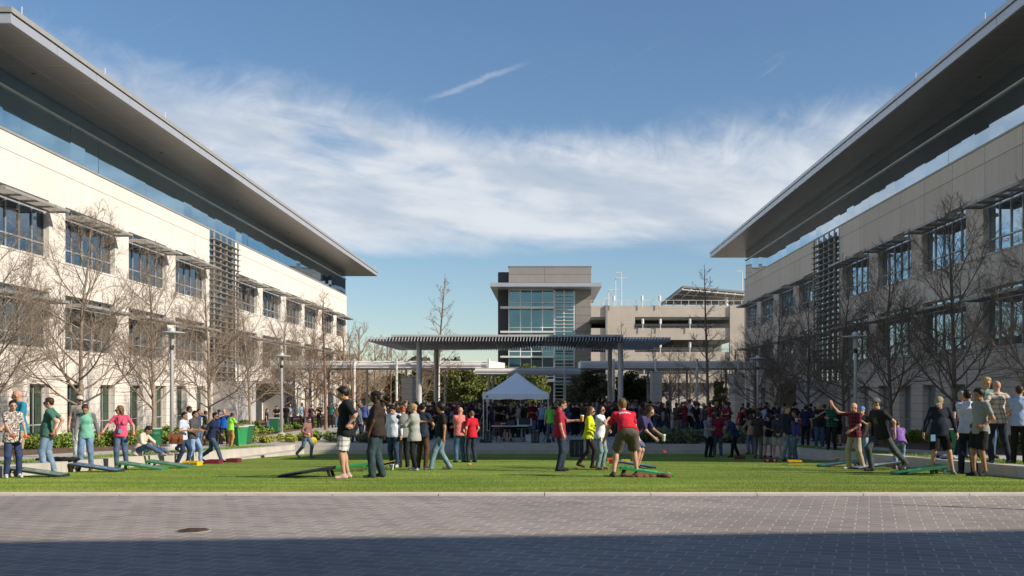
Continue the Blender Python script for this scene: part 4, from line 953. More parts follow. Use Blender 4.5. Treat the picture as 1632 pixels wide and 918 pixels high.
    if tk == 'raglan' or look.get('sleevec'):
        c = V[Fq].mean(1); dmin = np.full(len(c), 9.)
        for i in (0,1):
            for a, b in ((sh[i], elb[i]), (elb[i], wri[i])):
                d = b-a; t = np.clip(((c-a) @ d)/(d@d), 0, 1); dmin = np.minimum(dmin, np.linalg.norm(c-a-t[:,None]*d, axis=1)+.0*t)
        loc_ = (c-pel) @ RT_; midx = ((dmin < .078) & (np.abs(loc_[:,0]) > sw-.045)).astype(int); mats.append(cloth(look['sleevec']))
    if look.get('motif'):         # chest or back print as raised patch colours on the cloth
        side_, mc2, zc_, w2, h2 = look['motif']; c = V[Fq].mean(1); loc_ = (c-pel) @ RT_
        mk = (abs(loc_[:,0]) < w2) & (abs(loc_[:,2]-zc_) < h2) & ((loc_[:,1] < -.03) if side_ == 'front' else (loc_[:,1] > .03)) & (np.sin(loc_[:,0]*120)*np.sin(loc_[:,2]*140+1) > -.25)
        midx = np.zeros(len(c), int) if midx is None else midx; mats.append(cloth(mc2)); midx[mk] = len(mats)-1
    out['shirt'] = (V, Fq, mats, midx)
    # shoes
    Sh = Fld(.02); scol = look.get('shoe', (.03,.03,.03)); fy = g('fyaw', (8,-8))
    for i in (0,1):
        d = rotm('Z', fy[i]) @ np.array([0,-1.,0]); tp = 0 if len(feet[i]) < 3 else -feet[i][2]*1.6
        a = ank[i]; hl = a+np.array([0,0,-.045])-d*.035; to = a+d*.155+np.array([0,0,-.052+tp*.6]); Sh.cone(hl, to, .040, .034); Sh.ell(a+d*.03+np.array([0,0,-.02]), (.040,.055,.045)); Sh.cone(a, a+np.array([0,0,-.03]), .042, .045)
    if min(len(f) for f in feet) < 3: Sh.clip((0,0,min(ank[0][2],ank[1][2])-.083), (0,0,-1))
    if near:
        for i in (0,1):
            S1 = Fld(.02); S1.clips = Sh.clips; S1.P = Sh.P[i*3:i*3+3]; V, Fq = S1.mesh(.014); out['shoe#%d' % i] = (V, Fq, [cloth(scol)], None)
    else:
        V, Fq = Sh.mesh(.03); out['shoes'] = (V, Fq, [cloth(scol)], None)
    # hair or cap
    hs_ = look.get('hairs', 'short'); hm = cloth(hcol, 'hair')
    if hs_ != 'bald':
        K = Fld(.02); th = {'short': .010, 'buzz': .005, 'curly': .038, 'long': .018, 'pony': .010, 'messy': .022, 'bun': .012}[hs_]
        K.ell(H_(0,.014,.040), (.075+th,.094+th,.084+th), HR); K.ell(H_(0,.048,-.012), (.058+th*.5,.052+th*.5,.075), HR)
        K.clip(H_(0,{'buzz':-.05,'curly':-.06,'messy':-.045}.get(hs_,-.035),.04), HR @ np.array([0,-1,-.75]))
        if hs_ == 'curly': K.ell(H_(0,.03,.06), (.125,.12,.12), HR)
        if hs_ == 'long':
            K.clips = []; K.P = []; K.ell(H_(0,.022,.030), (.092,.100,.108), HR); K.cone(H_(0,.055,-.02), T(0,.10,.36), .068, .05)
            for s_ in (1,-1): K.cone(H_(s_*.07,.02,-.02), T(s_*.09,.02,.43), .034, .028)
            K.clip(H_(0,-.038,.055), HR @ np.array([0,-1,-.25]))
        if hs_ == 'pony': K.cone(H_(0,.09,.02), H_(0,.12,-.16), .03, .018)
        if hs_ == 'bun': K.ell(H_(0,.10,.05), (.04,.04,.04), HR)
        if hs_ in ('short','buzz','curly','messy'): K.clip(H_(0,0,-.085), HR @ np.array([0,.3,-1]))
        if hs_ == 'messy':
            rgh = np.random.default_rng(3)
            for _ in range(7): K.ell(H_(rgh.uniform(-.045,.045), .02+rgh.uniform(-.06,.05), .095+rgh.uniform(-.012,.008)), (.042,.048,.036), HR)
        if look.get('cap') is not None: K.clip(H_(0,0,.045), HR @ np.array([0,0,1]))
        V, Fq = K.mesh(.012 if near else .022, .006 if hs_ in ('curly','messy') else .004); out['hair'] = (V, Fq, [hm], None)
    if look.get('beard') and near:
        K = Fld(.012); K.ell(H_(0,-.028,-.045), (.062,.068,.074), HR); K.ell(H_(0,-.06,-.09), (.035,.035,.035), HR); K.clip(H_(0,-.0,-.052), HR @ np.array([0,-.25,1])); K.clip(H_(0,.02,0), HR @ np.array([0,1,0])); V, Fq = K.mesh(.010); out['beard'] = (V, Fq, [hm], None)
    if look.get('cap') is not None:
        K = Fld(.008); K.ell(H_(0,.012,.048), (.094,.114,.090), HR); K.clip(H_(0,0,.045), HR @ np.array([0,0,-1])); dr = -1 if look.get('capdir', 1) > 0 else 1
        K.P.append(('e', H_(0,dr*.115,.050), np.array([.062,.070,.014]), HR @ rotm('X', 8*-dr*-1)))
        V, Fq = K.mesh(.011); out['cap'] = (V, Fq, [cloth(look['cap'])], None)
    if look.get('glasses') and near:
        K = MB()
        for s_ in (1,-1):
            c = H_(s_*.033,-.101,.008); ux, uz = HR[:,0], HR[:,2]; uy = HR[:,1]
            K.hexa([c-ux*.026-uz*.017-uy*.004, c+ux*.026-uz*.017-uy*.004, c+ux*.026-uz*.017+uy*.004, c-ux*.026-uz*.017+uy*.004, c-ux*.026+uz*.017-uy*.004, c+ux*.026+uz*.017-uy*.004, c+ux*.026+uz*.017+uy*.004, c-ux*.026+uz*.017+uy*.004])
            K.tube([H_(s_*.058,-.10,.014), H_(s_*.082,-.04,.014), H_(s_*.084,.0,.008)], .003, 4)
        q4 = [f for f in K.f]; V = np.array(K.v); out['sunglasses'] = (V, np.array(q4) , [M['black']], None)
    if look.get('badge'):
        i = look['badge']; c = T(i*.14, -.10+.2*(look.get('badgeback',0)), lo_+.00); K = MB(); K.box(-.03,.03,-.006,.006,-.05,.05); out['badge'] = (np.array(K.v)+c, np.array(K.f), [simple_cache('badge_card', (.62,.63,.62))], None)
    meta = dict(hand=[wri[i]+hd[i]*.09 for i in (0,1)], hdir=hd, sh=sh, T=T, H=H_, pel=pel, ank=ank)
    return out, meta
_sc = {}
def simple_cache(n, c):
    if (n, c) not in _sc: _sc[(n, c)] = simple(n, c, .6)
    return _sc[(n, c)]
def make_person(label, loc, H, rz, pose, look, near=True, group=None):
    parts, meta = body_parts(pose, look, near); s_ = H/1.80
    t = thing('person', label, 'person', loc, R(rz), group); t.scale = (s_,)*3
    for nm, (V, Fq, mats, midx) in parts.items():
        if len(Fq) == 0: continue
        nm = nm.split('#')[0]; me = npmesh(nm, V, Fq, mats, nm not in ('badge','sunglasses'), midx); link(nm, me, t)
    mw = Matrix.Translation(Vector(loc)) @ Matrix.Rotation(R(rz), 4, 'Z') @ Matrix.Scale(s_, 4)
    meta['w'] = lambda p: mw @ Vector(tuple(float(v) for v in p)); meta['o'] = t; meta['s'] = s_
    return meta
# ------------------------------------------------------------------ poses (figure faces -Y, its left hand is at +X)
BACKHIP = ((.5,1,.1),(-.5,1,.1))
P_stand = {}
P_relax = dict(feet=((.13,-.04),(-.10,.06)), hands=((.28,-.08,.83),(-.27,-.02,.82)), hpitch=8)
P_chat = dict(feet=((.13,0),(-.12,.05)), hands=((.12,-.33,1.12),(-.16,-.30,1.08)), elbow=((1,.6,-.6),(-1,.6,-.6)), hpitch=8)
P_cross = dict(feet=((.12,0),(-.12,.02)), hands=((-.10,-.20,1.18),(.12,-.20,1.12)), elbow=((1,.2,-.8),(-1,.2,-.8)))
P_drink = dict(feet=((.12,0),(-.12,.03)), hands=((.10,-.30,1.22),(-.27,-.03,.82)), elbow=((1,.3,-.7),(-.5,.8,-.2)))
P_hips = dict(feet=((.15,0),(-.15,.02)), hands=((.19,.03,1.0),(-.19,.03,1.0)), elbow=((1,.6,0),(-1,.6,0)), hdir=((-.6,-.5,-.4),(.6,-.5,-.4)))
P_walk = dict(feet=((.09,-.30),(-.09,.36,.09)), hands=((.25,.20,.88),(-.25,-.28,.92)), lean=4, pelvis=(0,0,.90))
P_walk2 = dict(feet=((.09,.42,.12),(-.09,-.26)), hands=((.25,-.25,.92),(-.25,.16,.88)), lean=5, pelvis=(0,0,.90))
P_pocket = dict(feet=((.12,-.03),(-.12,.04)), hands=((.21,-.08,.93),(-.21,-.08,.93)), elbow=((1,.8,0),(-1,.8,0)), hdir=((-.1,-.3,-1),(.1,-.3,-1)))
P_phone = dict(feet=((.10,0),(-.11,.03)), hands=((.06,-.34,1.16),(-.08,-.32,1.14)), elbow=((1,.4,-.8),(-1,.4,-.8)), hpitch=26)
def PX(p, **k): d = dict(p); d.update(k); return d
DEN = (.075,.115,.19); LDEN = (.17,.25,.36); NAVY = (.012,.02,.055); BLK = (.012,.012,.014); DDEN = (.022,.035,.065); KH = (.38,.29,.17); GRN = (.10,.14,.15)
W_ = {}
def hpx(loc, px): return px/F*loc.y
def person(key, label, loc, px, rz, pose, **look):
    H = hpx(loc, px); m = make_person(label, loc, H, rz, pose, look); W_[key] = m; return m
LL, TT = at_lawn, at_ter
# left part of the lawn
person('w_print', 'smiling woman in black and white patterned blouse at the left edge, holding orange beanbags', LL(20,762), 128, 40, PX(P_chat, hands=((.20,-.30,.98),(-.10,-.32,1.0))), top=(.3,.3,.3), topk='print', sleeve='elbow', hem=-.14, loose=.015, fem=1, hair='black', hairs='short', skin='light', legc=(.03,.05,.12), shoe=(.5,.5,.5), glasses=0)
person('m_teal', 'tall bald bearded man in a teal blue tee and khaki shorts at the left edge', LL(30,757), 140, -35, PX(P_relax, hands=((.10,-.24,1.0),(-.14,-.26,.98)), hyaw=-40, elbow=((1,.6,0),(-1,.6,0))), top=(.02,.22,.34), leg='shorts', legc=KH, hairs='bald', hair='brown', beard=1, shoe=(.45,.03,.18), fat=.5)
person('m_green', 'man in green tee and light jeans seen from the side, hand behind his back', LL(77,755), 126, -78, PX(P_relax, lean=-5, hands=((.20,.16,.97),(-.20,.14,1.0)), elbow=((.6,1,.4),(-.6,1,.4)), feet=((.10,-.05),(-.10,.10))), top=(.055,.15,.115), legc=LDEN, hair='brown', glasses=1, shoe=(.5,.3,.2), fat=.4)
person('m_cap', 'man in pale cap and printed grey tee standing on the path by the tree', TT(126,729), 101, 20, PX(P_relax, hyaw=25), top=(.26,.235,.215), sleeve='elbow', motif=('front',(.08,.12,.09),.36,.08,.08), legc=(.42,.44,.44), cap=(.55,.50,.42), glasses=1, hair='brown', shoe=(.2,.2,.25))
person('m_raglan', 'man in mint green shirt with grey raglan sleeves looking down, jeans', LL(137,750), 112, 18, PX(P_relax, lean=8, hpitch=30, hands=((.30,.04,.86),(-.22,-.25,.84)), feet=((.12,.06),(-.13,-.05))), top=(.19,.46,.36), topk='raglan', sleevec=(.17,.17,.18), sleeve='long', legc=(.13,.21,.33), hair='brown', skin='tan', shoe=(.25,.10,.07))
person('w_pink', 'blonde woman in bright pink top and sunglasses holding a beanbag in each hand', LL(193,748), 105, 12, PX(P_chat, hands=((.36,-.18,.99),(-.42,-.22,1.04)), hyaw=-70, feet=((.14,0),(-.11,-.02))), top=(.66,.09,.17), fem=1, legc=DEN, hair='lbrown', hairs='long', glasses=1, hem=-.05, shoe=(.3,.3,.3))
# seated man
sit = PX(P_stand, pelvis=(0,.0,.12), lean=22, hpitch=30, feet=((.10,-.80,.0),(-.10,-.72,.0)), hands=((.12,-.42,.32),(-.14,-.38,.34)), elbow=((1,0,-.3),(-1,0,-.3)))
p = TT(219,728); m = make_person('man in cream sweater and jeans sitting on the grass edge reading, green bin behind', (XL-.2, 27.4, zter(27.4)+.02), 1.72, 88, sit, dict(top=(.60,.52,.42), sleeve='long', legc=(.06,.10,.18), hair='black', skin='tan', shoe=(.4,.3,.25)))
person('m_polo', 'man in pale blue polo carrying a brown leather satchel on his shoulder', LL(291,741), 89, 84, PX(P_walk, hands=((.22,-.26,1.06),(-.16,-.25,1.12)), elbow=((.5,1,-.4),(-.5,1,-.4)), feet=((.09,-.14),(-.09,.14))), top=(.47,.53,.66), legc=(.02,.04,.09), hair='black', skin='tan', glasses=0, shoe=(.22,.09,.04))
person('m_grey', 'man in charcoal tee and light blue jeans talking beside the satchel carrier', LL(308,739), 89, 78, PX(P_walk, hands=((.22,-.26,1.06),(-.16,-.32,1.08)), elbow=((.5,1,-.4),(-.5,1,-.4)), feet=((.09,-.20),(-.09,.16))), top=(.075,.075,.08), sleeve='elbow', legc=(.20,.30,.46), hair='black', skin='tan', shoe=(.3,.3,.32))
person('m_white', 'dark haired man behind the satchel carrier, mostly hidden, white shirt', TT(299,721), 78, 95, PX(P_walk), top=(.6,.6,.6), sleeve='long', legc=NAVY, hair='black', skin='brown')
person('m_navy', 'bearded man in navy long sleeved top and sunglasses striding to the right', LL(337,737), 86, 90, PX(P_walk2, feet=((.09,.40,.10),(-.09,-.36)), lean=10), top=NAVY, sleeve='long', legc=(.05,.085,.13), hair='black', beard=1, glasses=1, skin='tan', shoe=(.08,.06,.05))
person('m_phone', 'person in dark blue jacket raising a hand to the face on the left path', TT(316,711), 61, 80, PX(P_drink, hands=((.05,-.20,1.50),(-.22,-.1,.9))), top=(.03,.06,.12), sleeve='long', legc=DEN, hair='black', skin='tan')
person('m_olive', 'dark haired person in olive shirt standing behind the navy top man', TT(327,709), 56, 120, P_chat, top=(.12,.11,.06), legc=(.04,.03,.02), hair='black', skin='brown')
person('m_blue', 'bald man in blue tee drinking beside the man in lime green', TT(357,711), 61, 20, PX(P_drink, hands=((.08,-.18,1.48),(-.10,-.22,1.42)), elbow=((1,0,-.2),(-1,0,-.2)), feet=((.16,0),(-.2,-.1))), top=(.01,.09,.36), legc=BLK, legk='plain', hairs='bald', shoe=(.3,.3,.3))
person('m_bcap', 'man in dark cap and blue shirt behind the bald man in blue', TT(349,708), 57, 30, P_relax, top=(.01,.05,.22), sleeve='long', legc=BLK, cap=(.03,.03,.04), hair='black')
person('m_lime', 'man in lime green tee and tan trousers seen from behind, leaning on a bin', TT(368,712), 56, 150, PX(P_relax, lean=6, hands=((.25,-.25,.9),(-.32,-.28,.92))), top=(.27,.72,.06), legc=(.40,.21,.06), hair='black', skin='brown', motif=('back',(.7,.8,.6),.42,.09,.03), shoe=(.03,.03,.03))
person('m_mauve', 'man in dusty mauve sweater stepping along the lawn with a yellow disc', LL(489,730), 70, 62, PX(P_walk, feet=((.08,-.14),(-.08,.45,.12)), hands=((.24,-.10,.80),(-.20,-.20,.98)), hpitch=22), top=(.25,.13,.12), sleeve='long', legc=(.10,.17,.22), hair='brown', skin='light', hem=-.05, shoe=(.10,.14,.16))
# centre left
person('m_plaid', 'tall man with shaggy black hair in black polo and white plaid shorts, sandals', LL(551,763), 151, -78, PX(P_relax, feet=((.10,-.03),(-.10,.05)), hands=((.24,.02,1.00),(-.24,.10,.99)), elbow=((.5,1,.2),(-.5,1,.2)), hdir=((-.3,.9,.0),(.3,.9,0)), hpitch=16), top=(.010,.014,.018), sleeve='elbow', leg='shorts', legc=(.62,.63,.62), legk='plaid', hair='black', hairs='messy', skin='light', shoe=(.5,.36,.3), loose=.03, hem=-.13)
person('m_big', 'heavy set man in dark brown tee, backward black cap and dark jeans', LL(600,761), 142, -88, PX(P_relax, feet=((.16,-.06),(-.12,.10)), hands=((.27,-.14,.80),(-.26,-.02,.80)), hpitch=3), top=(.032,.022,.020), sleeve='elbow', legc=(.030,.055,.065), leg='loose', legk='denim', hair='black', hairs='buzz', cap=BLK, capdir=-1, skin='dark', fat=.75, loose=.03, hem=-.10, shoe=(.03,.035,.04))
person('m_wshirt', 'young man in rumpled white shirt and dark jeans looking down, black fringe', LL(628,745), 104, -20, PX(P_relax, hpitch=28), top=(.62,.68,.78), sleeve='long', legc=(.03,.055,.10), hair='black', hairs='messy', skin='light', loose=.02, hem=-.10, shoe=(.4,.4,.42))
person('w_red', 'red haired woman in grey vest with dark sleeves, black trousers', LL(643,745), 102, -150, PX(P_phone), top=(.20,.205,.20), sleevec=(.035,.025,.025), sleeve='long', fem=1, legc=BLK, legk='plain', hair='red', hairs='bun', shoe=(.03,.03,.03))
person('w_cardigan', 'blonde woman in pale grey cardigan and black leggings looking at her phone', LL(660,750), 110, -110, PX(P_phone, hpitch=10, feet=((.10,.10),(-.10,-.05))), top=(.34,.35,.33), sleeve='long', fem=1, leg='leggings', legc=BLK, hair='blonde', hairs='bun', hem=-.16, loose=.02, shoe=(.42,.40,.38))
person('m_brownpants', 'man in black tee and brown trousers behind the blonde woman in the cardigan', LL(673,747), 108, 160, P_chat, top=(.02,.03,.05), legc=(.085,.045,.025), hair='black', skin='tan', shoe=(.04,.04,.05))
person('m_curly', 'man with big curly black hair in black tee gesturing to the left, pale jeans', LL(704,749), 112, -75, PX(P_relax, feet=((.16,-.30),(-.12,.22)), hands=((.26,.02,.84),(-.22,-.50,1.24)), elbow=((.4,1,-.2),(-.4,.3,-1)), curl=.2, hyaw=5), top=(.014,.016,.018), legc=(.14,.22,.27), hair='black', hairs='curly', skin='tan', shoe=(.12,.12,.12), fat=.2)
person('m_salmon', 'bald man in salmon pink tee seen from behind, blue jeans', LL(733,737), 91, -150, PX(P_cross, hyaw=-40), top=(.62,.19,.18), legc=(.055,.12,.21), hairs='bald', hair='lbrown', fat=.6, skin='light', shoe=(.04,.05,.06))
person('m_redtee', 'man in bright red tee and dark trousers standing behind the salmon shirted man', LL(752,737), 85, -135, PX(P_pocket, hyaw=-25), top=(.52,.012,.03), legc=(.025,.035,.055), hair='lbrown', hairs='buzz', skin='light', shoe=(.03,.03,.03))
# centre right
person('m_maroon', 'man in maroon button shirt holding a cup of beer, seen from the side', LL(892,751), 119, 88, PX(P_relax, hands=((.20,-.42,1.22),(-.24,-.10,.85)), elbow=((.4,.4,-1),(-.5,.8,-.2)), hpitch=22, feet=((.10,-.04),(-.09,.04))), top=(.30,.022,.045), sleeve='elbow', legc=(.022,.035,.06), hair='brown', skin='light', hem=-.12, loose=.012, shoe=(.02,.02,.03))
person('w_yellow', 'woman in bright yellow green sweater, black trousers and brown boots', LL(938,746), 103, 75, PX(P_walk2, feet=((.08,.30,.05),(-.08,-.12)), hands=((.12,-.24,1.05),(-.12,-.24,1.02)), elbow=((1,.6,-.4),(-1,.6,-.4))), top=(.50,.56,.02), sleeve='long', fem=1, legc=(.02,.018,.018), legk='plain', leg='leggings', hair='lbrown', hairs='long', glasses=1, shoe=(.10,.05,.035), badge=-1)
person('w_white', 'dark haired woman in white tee raising a hand to her chin, pale jeans', LL(957,748), 105, 60, PX(P_drink, hands=((.10,-.24,1.05),(.02,-.22,1.38)), elbow=((1,.4,-.4),(-1,-.2,-.6)), curl=.9), top=(.62,.64,.70), fem=1, legc=(.16,.24,.25), hair='black', hairs='long', glasses=1, skin='light', shoe=(.22,.15,.10), badge=-1)
person('m_red', 'man in red tee and grey shorts bending forward over the green board, back turned', LL(998,760), 152, 188, PX(P_stand, lean=52, pelvis=(0,.16,.86), feet=((.26,.10),(-.24,-.14)), hands=((.36,-.42,.62),(-.30,-.60,.66)), elbow=((1,.3,0),(-1,.3,0)), hpitch=-12, hyaw=14), top=(.56,.018,.035), leg='shorts', legc=(.10,.09,.08), hair='lbrown', skin='light', motif=('back',(.60,.62,.72),.42,.11,.035), shoe=(.07,.06,.06), hem=-.05, fat=.2)
person('w_bend', 'dark haired woman in purple and white top stooping with a glass in her hand', LL(1016,750), 120, 60, PX(P_stand, lean=42, pelvis=(0,.12,.88), feet=((.12,.05),(-.12,-.02)), hands=((.24,-.50,.86),(-.05,-.45,.80)), hpitch=10), top=(.055,.045,.13), sleeve='elbow', fem=1, leg='shorts', legc=(.10,.12,.2), hair='brown', hairs='long', skin='light')
# shaded group at right
person('m_trio1', 'man in grey tee and black trousers, left of three eating at the right steps', LL(1129,729), 71, 30, PX(P_phone), top=(.19,.22,.27), legc=BLK, legk='plain', hairs='buzz', hair='brown', badge=-1)
person('m_trio2', 'man in maroon tee with his back turned, middle of three at the right steps', LL(1144,729), 74, 175, P_pocket, top=(.20,.012,.04), legc=(.06,.085,.14), hair='black', hairs='short', shoe=(.4,.4,.4))
person('m_trio3', 'man in navy jacket and black trousers stooping over a plate, right of three', LL(1171,729), 71, -80, PX(P_phone, lean=24, feet=((.10,-.16),(-.10,.20))), top=(.018,.035,.10), sleeve='long', legc=BLK, legk='plain', hairs='buzz', hair='black', skin='brown')
person('w_pony', 'woman with long brown hair in light top and jeans among the shaded group', LL(1197,724), 66, -160, P_drink, top=(.28,.22,.18), sleeve='elbow', fem=1, legc=DEN, hair='brown', hairs='long', shoe=(.02,.02,.02))
person('m_dkshirt', 'man in dark polo and grey trousers, back half turned, in the shaded group', LL(1208,731), 77, 150, P_pocket, top=(.035,.03,.03), legc=(.13,.115,.10), legk='plain', hair='brown', hairs='short')
person('m_bkcap', 'man in black shirt, black and white cap and grey shorts facing the camera', LL(1224,730), 72, 0, PX(P_cross, hpitch=18), top=(.012,.012,.014), leg='shorts', legc=(.30,.32,.30), cap=(.02,.02,.025), hair='grey', fat=.9)
person('m_gsweater', 'man in dark grey sweater and pale shorts with hands behind his back', LL(1239,731), 74, 175, PX(P_relax, hands=((.06,.22,.98),(-.06,.22,.98)), elbow=((1,.8,0),(-1,.8,0)), feet=((.13,0),(-.13,0))), top=(.06,.06,.065), sleeve='long', leg='shorts', legc=(.46,.46,.41), hair='brown', hairs='short', shoe=(.35,.5,.45))
person('m_tallbeer', 'tall fair haired man in black pullover with a beer, low sun on his face', LL(1254,735), 91, 35, PX(P_drink, hands=((.14,-.26,1.26),(-.22,-.08,.86))), top=(.025,.03,.035), sleeve='long', legc=(.15,.21,.24), hair='lbrown', skin='light')
person('m_bluebtn', 'man in purple blue button shirt and jeans beside the yellow box', LL(1267,734), 82, -70, PX(P_relax, hyaw=5), top=(.06,.06,.22), sleeve='long', legc=(.10,.15,.18), hair='brown', skin='tan', shoe=(.12,.06,.03))
def T2(px, py, Y): return at(px, Y, zter(Y))
person('w_helmet', 'blonde woman in black printed tee holding a white helmet, jeans', Vector((XR+.25, 35.7, zter(35.7)+.02)), 76, 10, PX(P_relax, hands=((.24,-.26,1.02),(.02,-.22,1.36)), elbow=((1,.5,-.4),(-1,.1,-.6))), top=(.015,.018,.02), motif=('front',(.09,.11,.13),.32,.08,.07), fem=1, fat=.7, legc=(.05,.085,.15), hair='blonde', hairs='long', shoe=(.3,.25,.25))
person('w_grplaid', 'woman in green and black checked shirt standing on the seat wall', Vector((XR+.28, 34.2, zter(34.2)+.02)), 78, -20, P_cross, top=(.01,.13,.075), topk='plaid', sleeve='long', fem=1, legc=(.02,.016,.014), legk='plain', hair='black', hairs='long', skin='light')
person('m_waving', 'bald man with ginger beard in maroon checked shirt waving an arm, khaki trousers', LL(1362,748), 110, -62, PX(P_relax, feet=((.16,.14),(-.10,-.10)), hands=((.14,-.26,1.02),(-.42,-.36,1.66)), elbow=((1,.5,-.4),(-.6,.2,-1)), hdir=(None,(-.3,-.2,1)), curl=.05), top=(.17,.022,.045), topk='plaid', sleeve='elbow', legc=(.40,.33,.23), legk='plain', hairs='bald', hair='red', beard=1, shoe=(.4,.38,.36))
person('m_bwcap', 'man in blue and white cap and black tee behind the waving man', LL(1374,743), 98, -30, PX(P_drink, hands=((.02,-.22,1.34),(-.2,-.1,.9))), top=(.015,.015,.02), legc=LDEN, cap=(.10,.22,.48), hair='brown', shoe=(.1,.1,.1))
person('m_flatcap', 'man in grey flat cap and black tee lunging with a long step back', LL(1404,751), 130, -62, PX(P_stand, lean=14, pelvis=(0,.02,.86), feet=((.12,.62,.10),(-.10,-.18)), hands=((.30,.10,.84),(-.20,-.26,.80)), hyaw=-15, hpitch=4, fyaw=(0,-10)), top=(.022,.022,.022), motif=('front',(.10,.10,.05),.34,.06,.08), legc=(.055,.07,.075), hair='brown', hairs='buzz', cap=(.14,.14,.14), skin='light', shoe=(.025,.025,.025))
person('m_purple', 'person in purple and white shirt bending behind the flat cap man, pale jeans', LL(1434,748), 88, 175, PX(P_stand, lean=40, feet=((.13,0),(-.13,0)), hands=((.2,-.4,.7),(-.2,-.4,.7))), top=(.22,.12,.38), legc=LDEN, hair='brown', hairs='short', shoe=(.3,.2,.12))
person('m_fleece', 'stocky man in dark navy fleece, khaki cap and black shorts looking down', LL(1498,756), 131, -12, PX(P_relax, hands=((.33,-.10,.90),(-.36,-.10,.86)), elbow=((1,.5,0),(-1,.5,0)), hpitch=34, hyaw=-18, feet=((.26,-.04),(-.16,.02))), top=(.018,.024,.040), sleeve='long', leg='shorts', legc=(.008,.008,.009), cap=(.30,.27,.17), hair='red', hairs='short', skin='light', fat=.6, shoe=(.22,.22,.22))
person('m_whiteback', 'man in white shirt and dark jeans with his back turned, at right', LL(1542,755), 138, 165, PX(P_cross), top=(.60,.64,.76), sleeve='elbow', legc=(.018,.028,.055), hair='black', hairs='short', skin='tan', shoe=(.12,.08,.05))
person('m_greyhip', 'young man in light grey tee and black shorts, hand on hip, in profile', LL(1562,759), 144, -72, PX(P_relax, hands=((.20,-.10,1.0),(-.21,-.02,1.0)), elbow=((.5,1,-.1),(-.5,1,-.1)), hdir=((-.4,-.8,-.1),(.4,-.8,-.1)), feet=((.10,.05),(-.09,-.06))), top=(.25,.26,.26), leg='shorts', legc=(.012,.012,.012), shortlen=.75, hair='black', hairs='messy', skin='tan', shoe=(.03,.03,.035))
person('m_blondR', 'fair haired man in green shirt and jeans facing the camera behind the checked shirt man', T2(1571, 742, 25.5), 133, 10, P_relax, top=(.12,.26,.20), legc=(.06,.11,.19), hair='blonde', hairs='messy', skin='light')
person('m_checkback', 'bald man in white and brown checked shirt seen from behind, arms akimbo, on the wall', Vector((XR+.28, 21.7, zter(21.7)+.02)), 136, 183, PX(P_hips, feet=((.12,0),(-.26,.02)), hands=((.20,.02,1.02),(-.20,.02,1.02))), top=(.56,.50,.44), topk='plaid', sleeve='elbow', legc=(.02,.028,.045), hairs='bald', hair='lbrown', skin='light', shoe=(.14,.17,.22), fat=.2)
person('m_edge', 'person in light blue polo and black trousers cut by the right edge', Vector((XR+.62, 21.4, zter(21.4)+.02)), 128, 150, P_cross, top=(.36,.46,.68), legc=BLK, legk='plain', hair='brown', skin='light')
person('m_greyhair', 'grey haired man in navy tee between the fleece man and the white shirt', at(1531, 25.0, zter(25.)), 112, 30, P_relax, top=(.02,.03,.06), legc=NAVY, hair='grey', hairs='short', skin='light')
# onlookers on the left plaza
def pl_(px, py): Y = F*2.32/(py-VY); return at(px, Y, 0)
OL = [(425,689,39,100,'dark haired woman in navy shirt and jeans beside the dark green bin',dict(top=(.012,.018,.04),fem=1,legc=DEN,hair='brown',hairs='pony'),P_relax),
 (441,686,41,10,'man in black tee looking at his hands near the dark green bin',dict(top=BLK,legc=BLK,hair='brown',skin='light'),P_phone),
 (456,685,42,175,'man in black polo and grey trousers seen from behind by the far lamp post',dict(top=BLK,legc=(.09,.10,.12),legk='plain',hair='black',skin='brown'),P_relax),
 (463,684,42,10,'long haired person in white shirt and black trousers by the far lamp post',dict(top=(.5,.52,.6),legc=BLK,hair='brown',hairs='long',sleeve='elbow'),P_cross),
 (481,683,42,60,'man in pale blue jacket and black trousers on the left plaza',dict(top=(.22,.34,.42),sleeve='long',legc=BLK,legk='plain',hair='black',skin='brown'),P_pocket),
 (488,683,38,20,'fair person glimpsed behind the pale blue jacket',dict(top=(.25,.12,.12),legc=DEN,hair='lbrown'),P_relax),
 (496,683,39,160,'person in purple checked shirt on the left plaza',dict(top=(.10,.06,.12),topk='plaid',sleeve='long',legc=BLK,hair='brown'),P_chat),
 (509,682,40,-10,'woman in black with a white name tag on the left plaza',dict(top=BLK,fem=1,legc=BLK,hair='black',badge=1,sleeve='long'),P_chat),
 (527,682,43,10,'person in dark teal jacket just right of the slim conifer trunk',dict(top=(.02,.07,.07),sleeve='long',legc=BLK,hair='black',skin='brown'),P_pocket),
 (537,681,38,-90,'person in brown jacket behind the tall man in plaid shorts',dict(top=(.12,.07,.04),sleeve='long',legc=DEN,hair='brown'),P_relax),
 (581,688,48,170,'man in blue shirt behind the two black shirted men',dict(top=(.06,.10,.28),sleeve='long',legc=BLK,hair='black',skin='brown'),P_drink),
 (573,705,70,-100,'girl in blue grey jacket and dark trousers walking behind the black shirted pair',dict(top=(.09,.12,.16),sleeve='long',fem=1,legc=(.02,.03,.06),hair='brown',hairs='pony',shoe=(.12,.28,.24)),P_walk)]
for px, py, hp, rz, lb, lk, ps in OL: make_person(lb, pl_(px,py), min(1.85, hpx(pl_(px,py), hp)), rz, ps, lk)
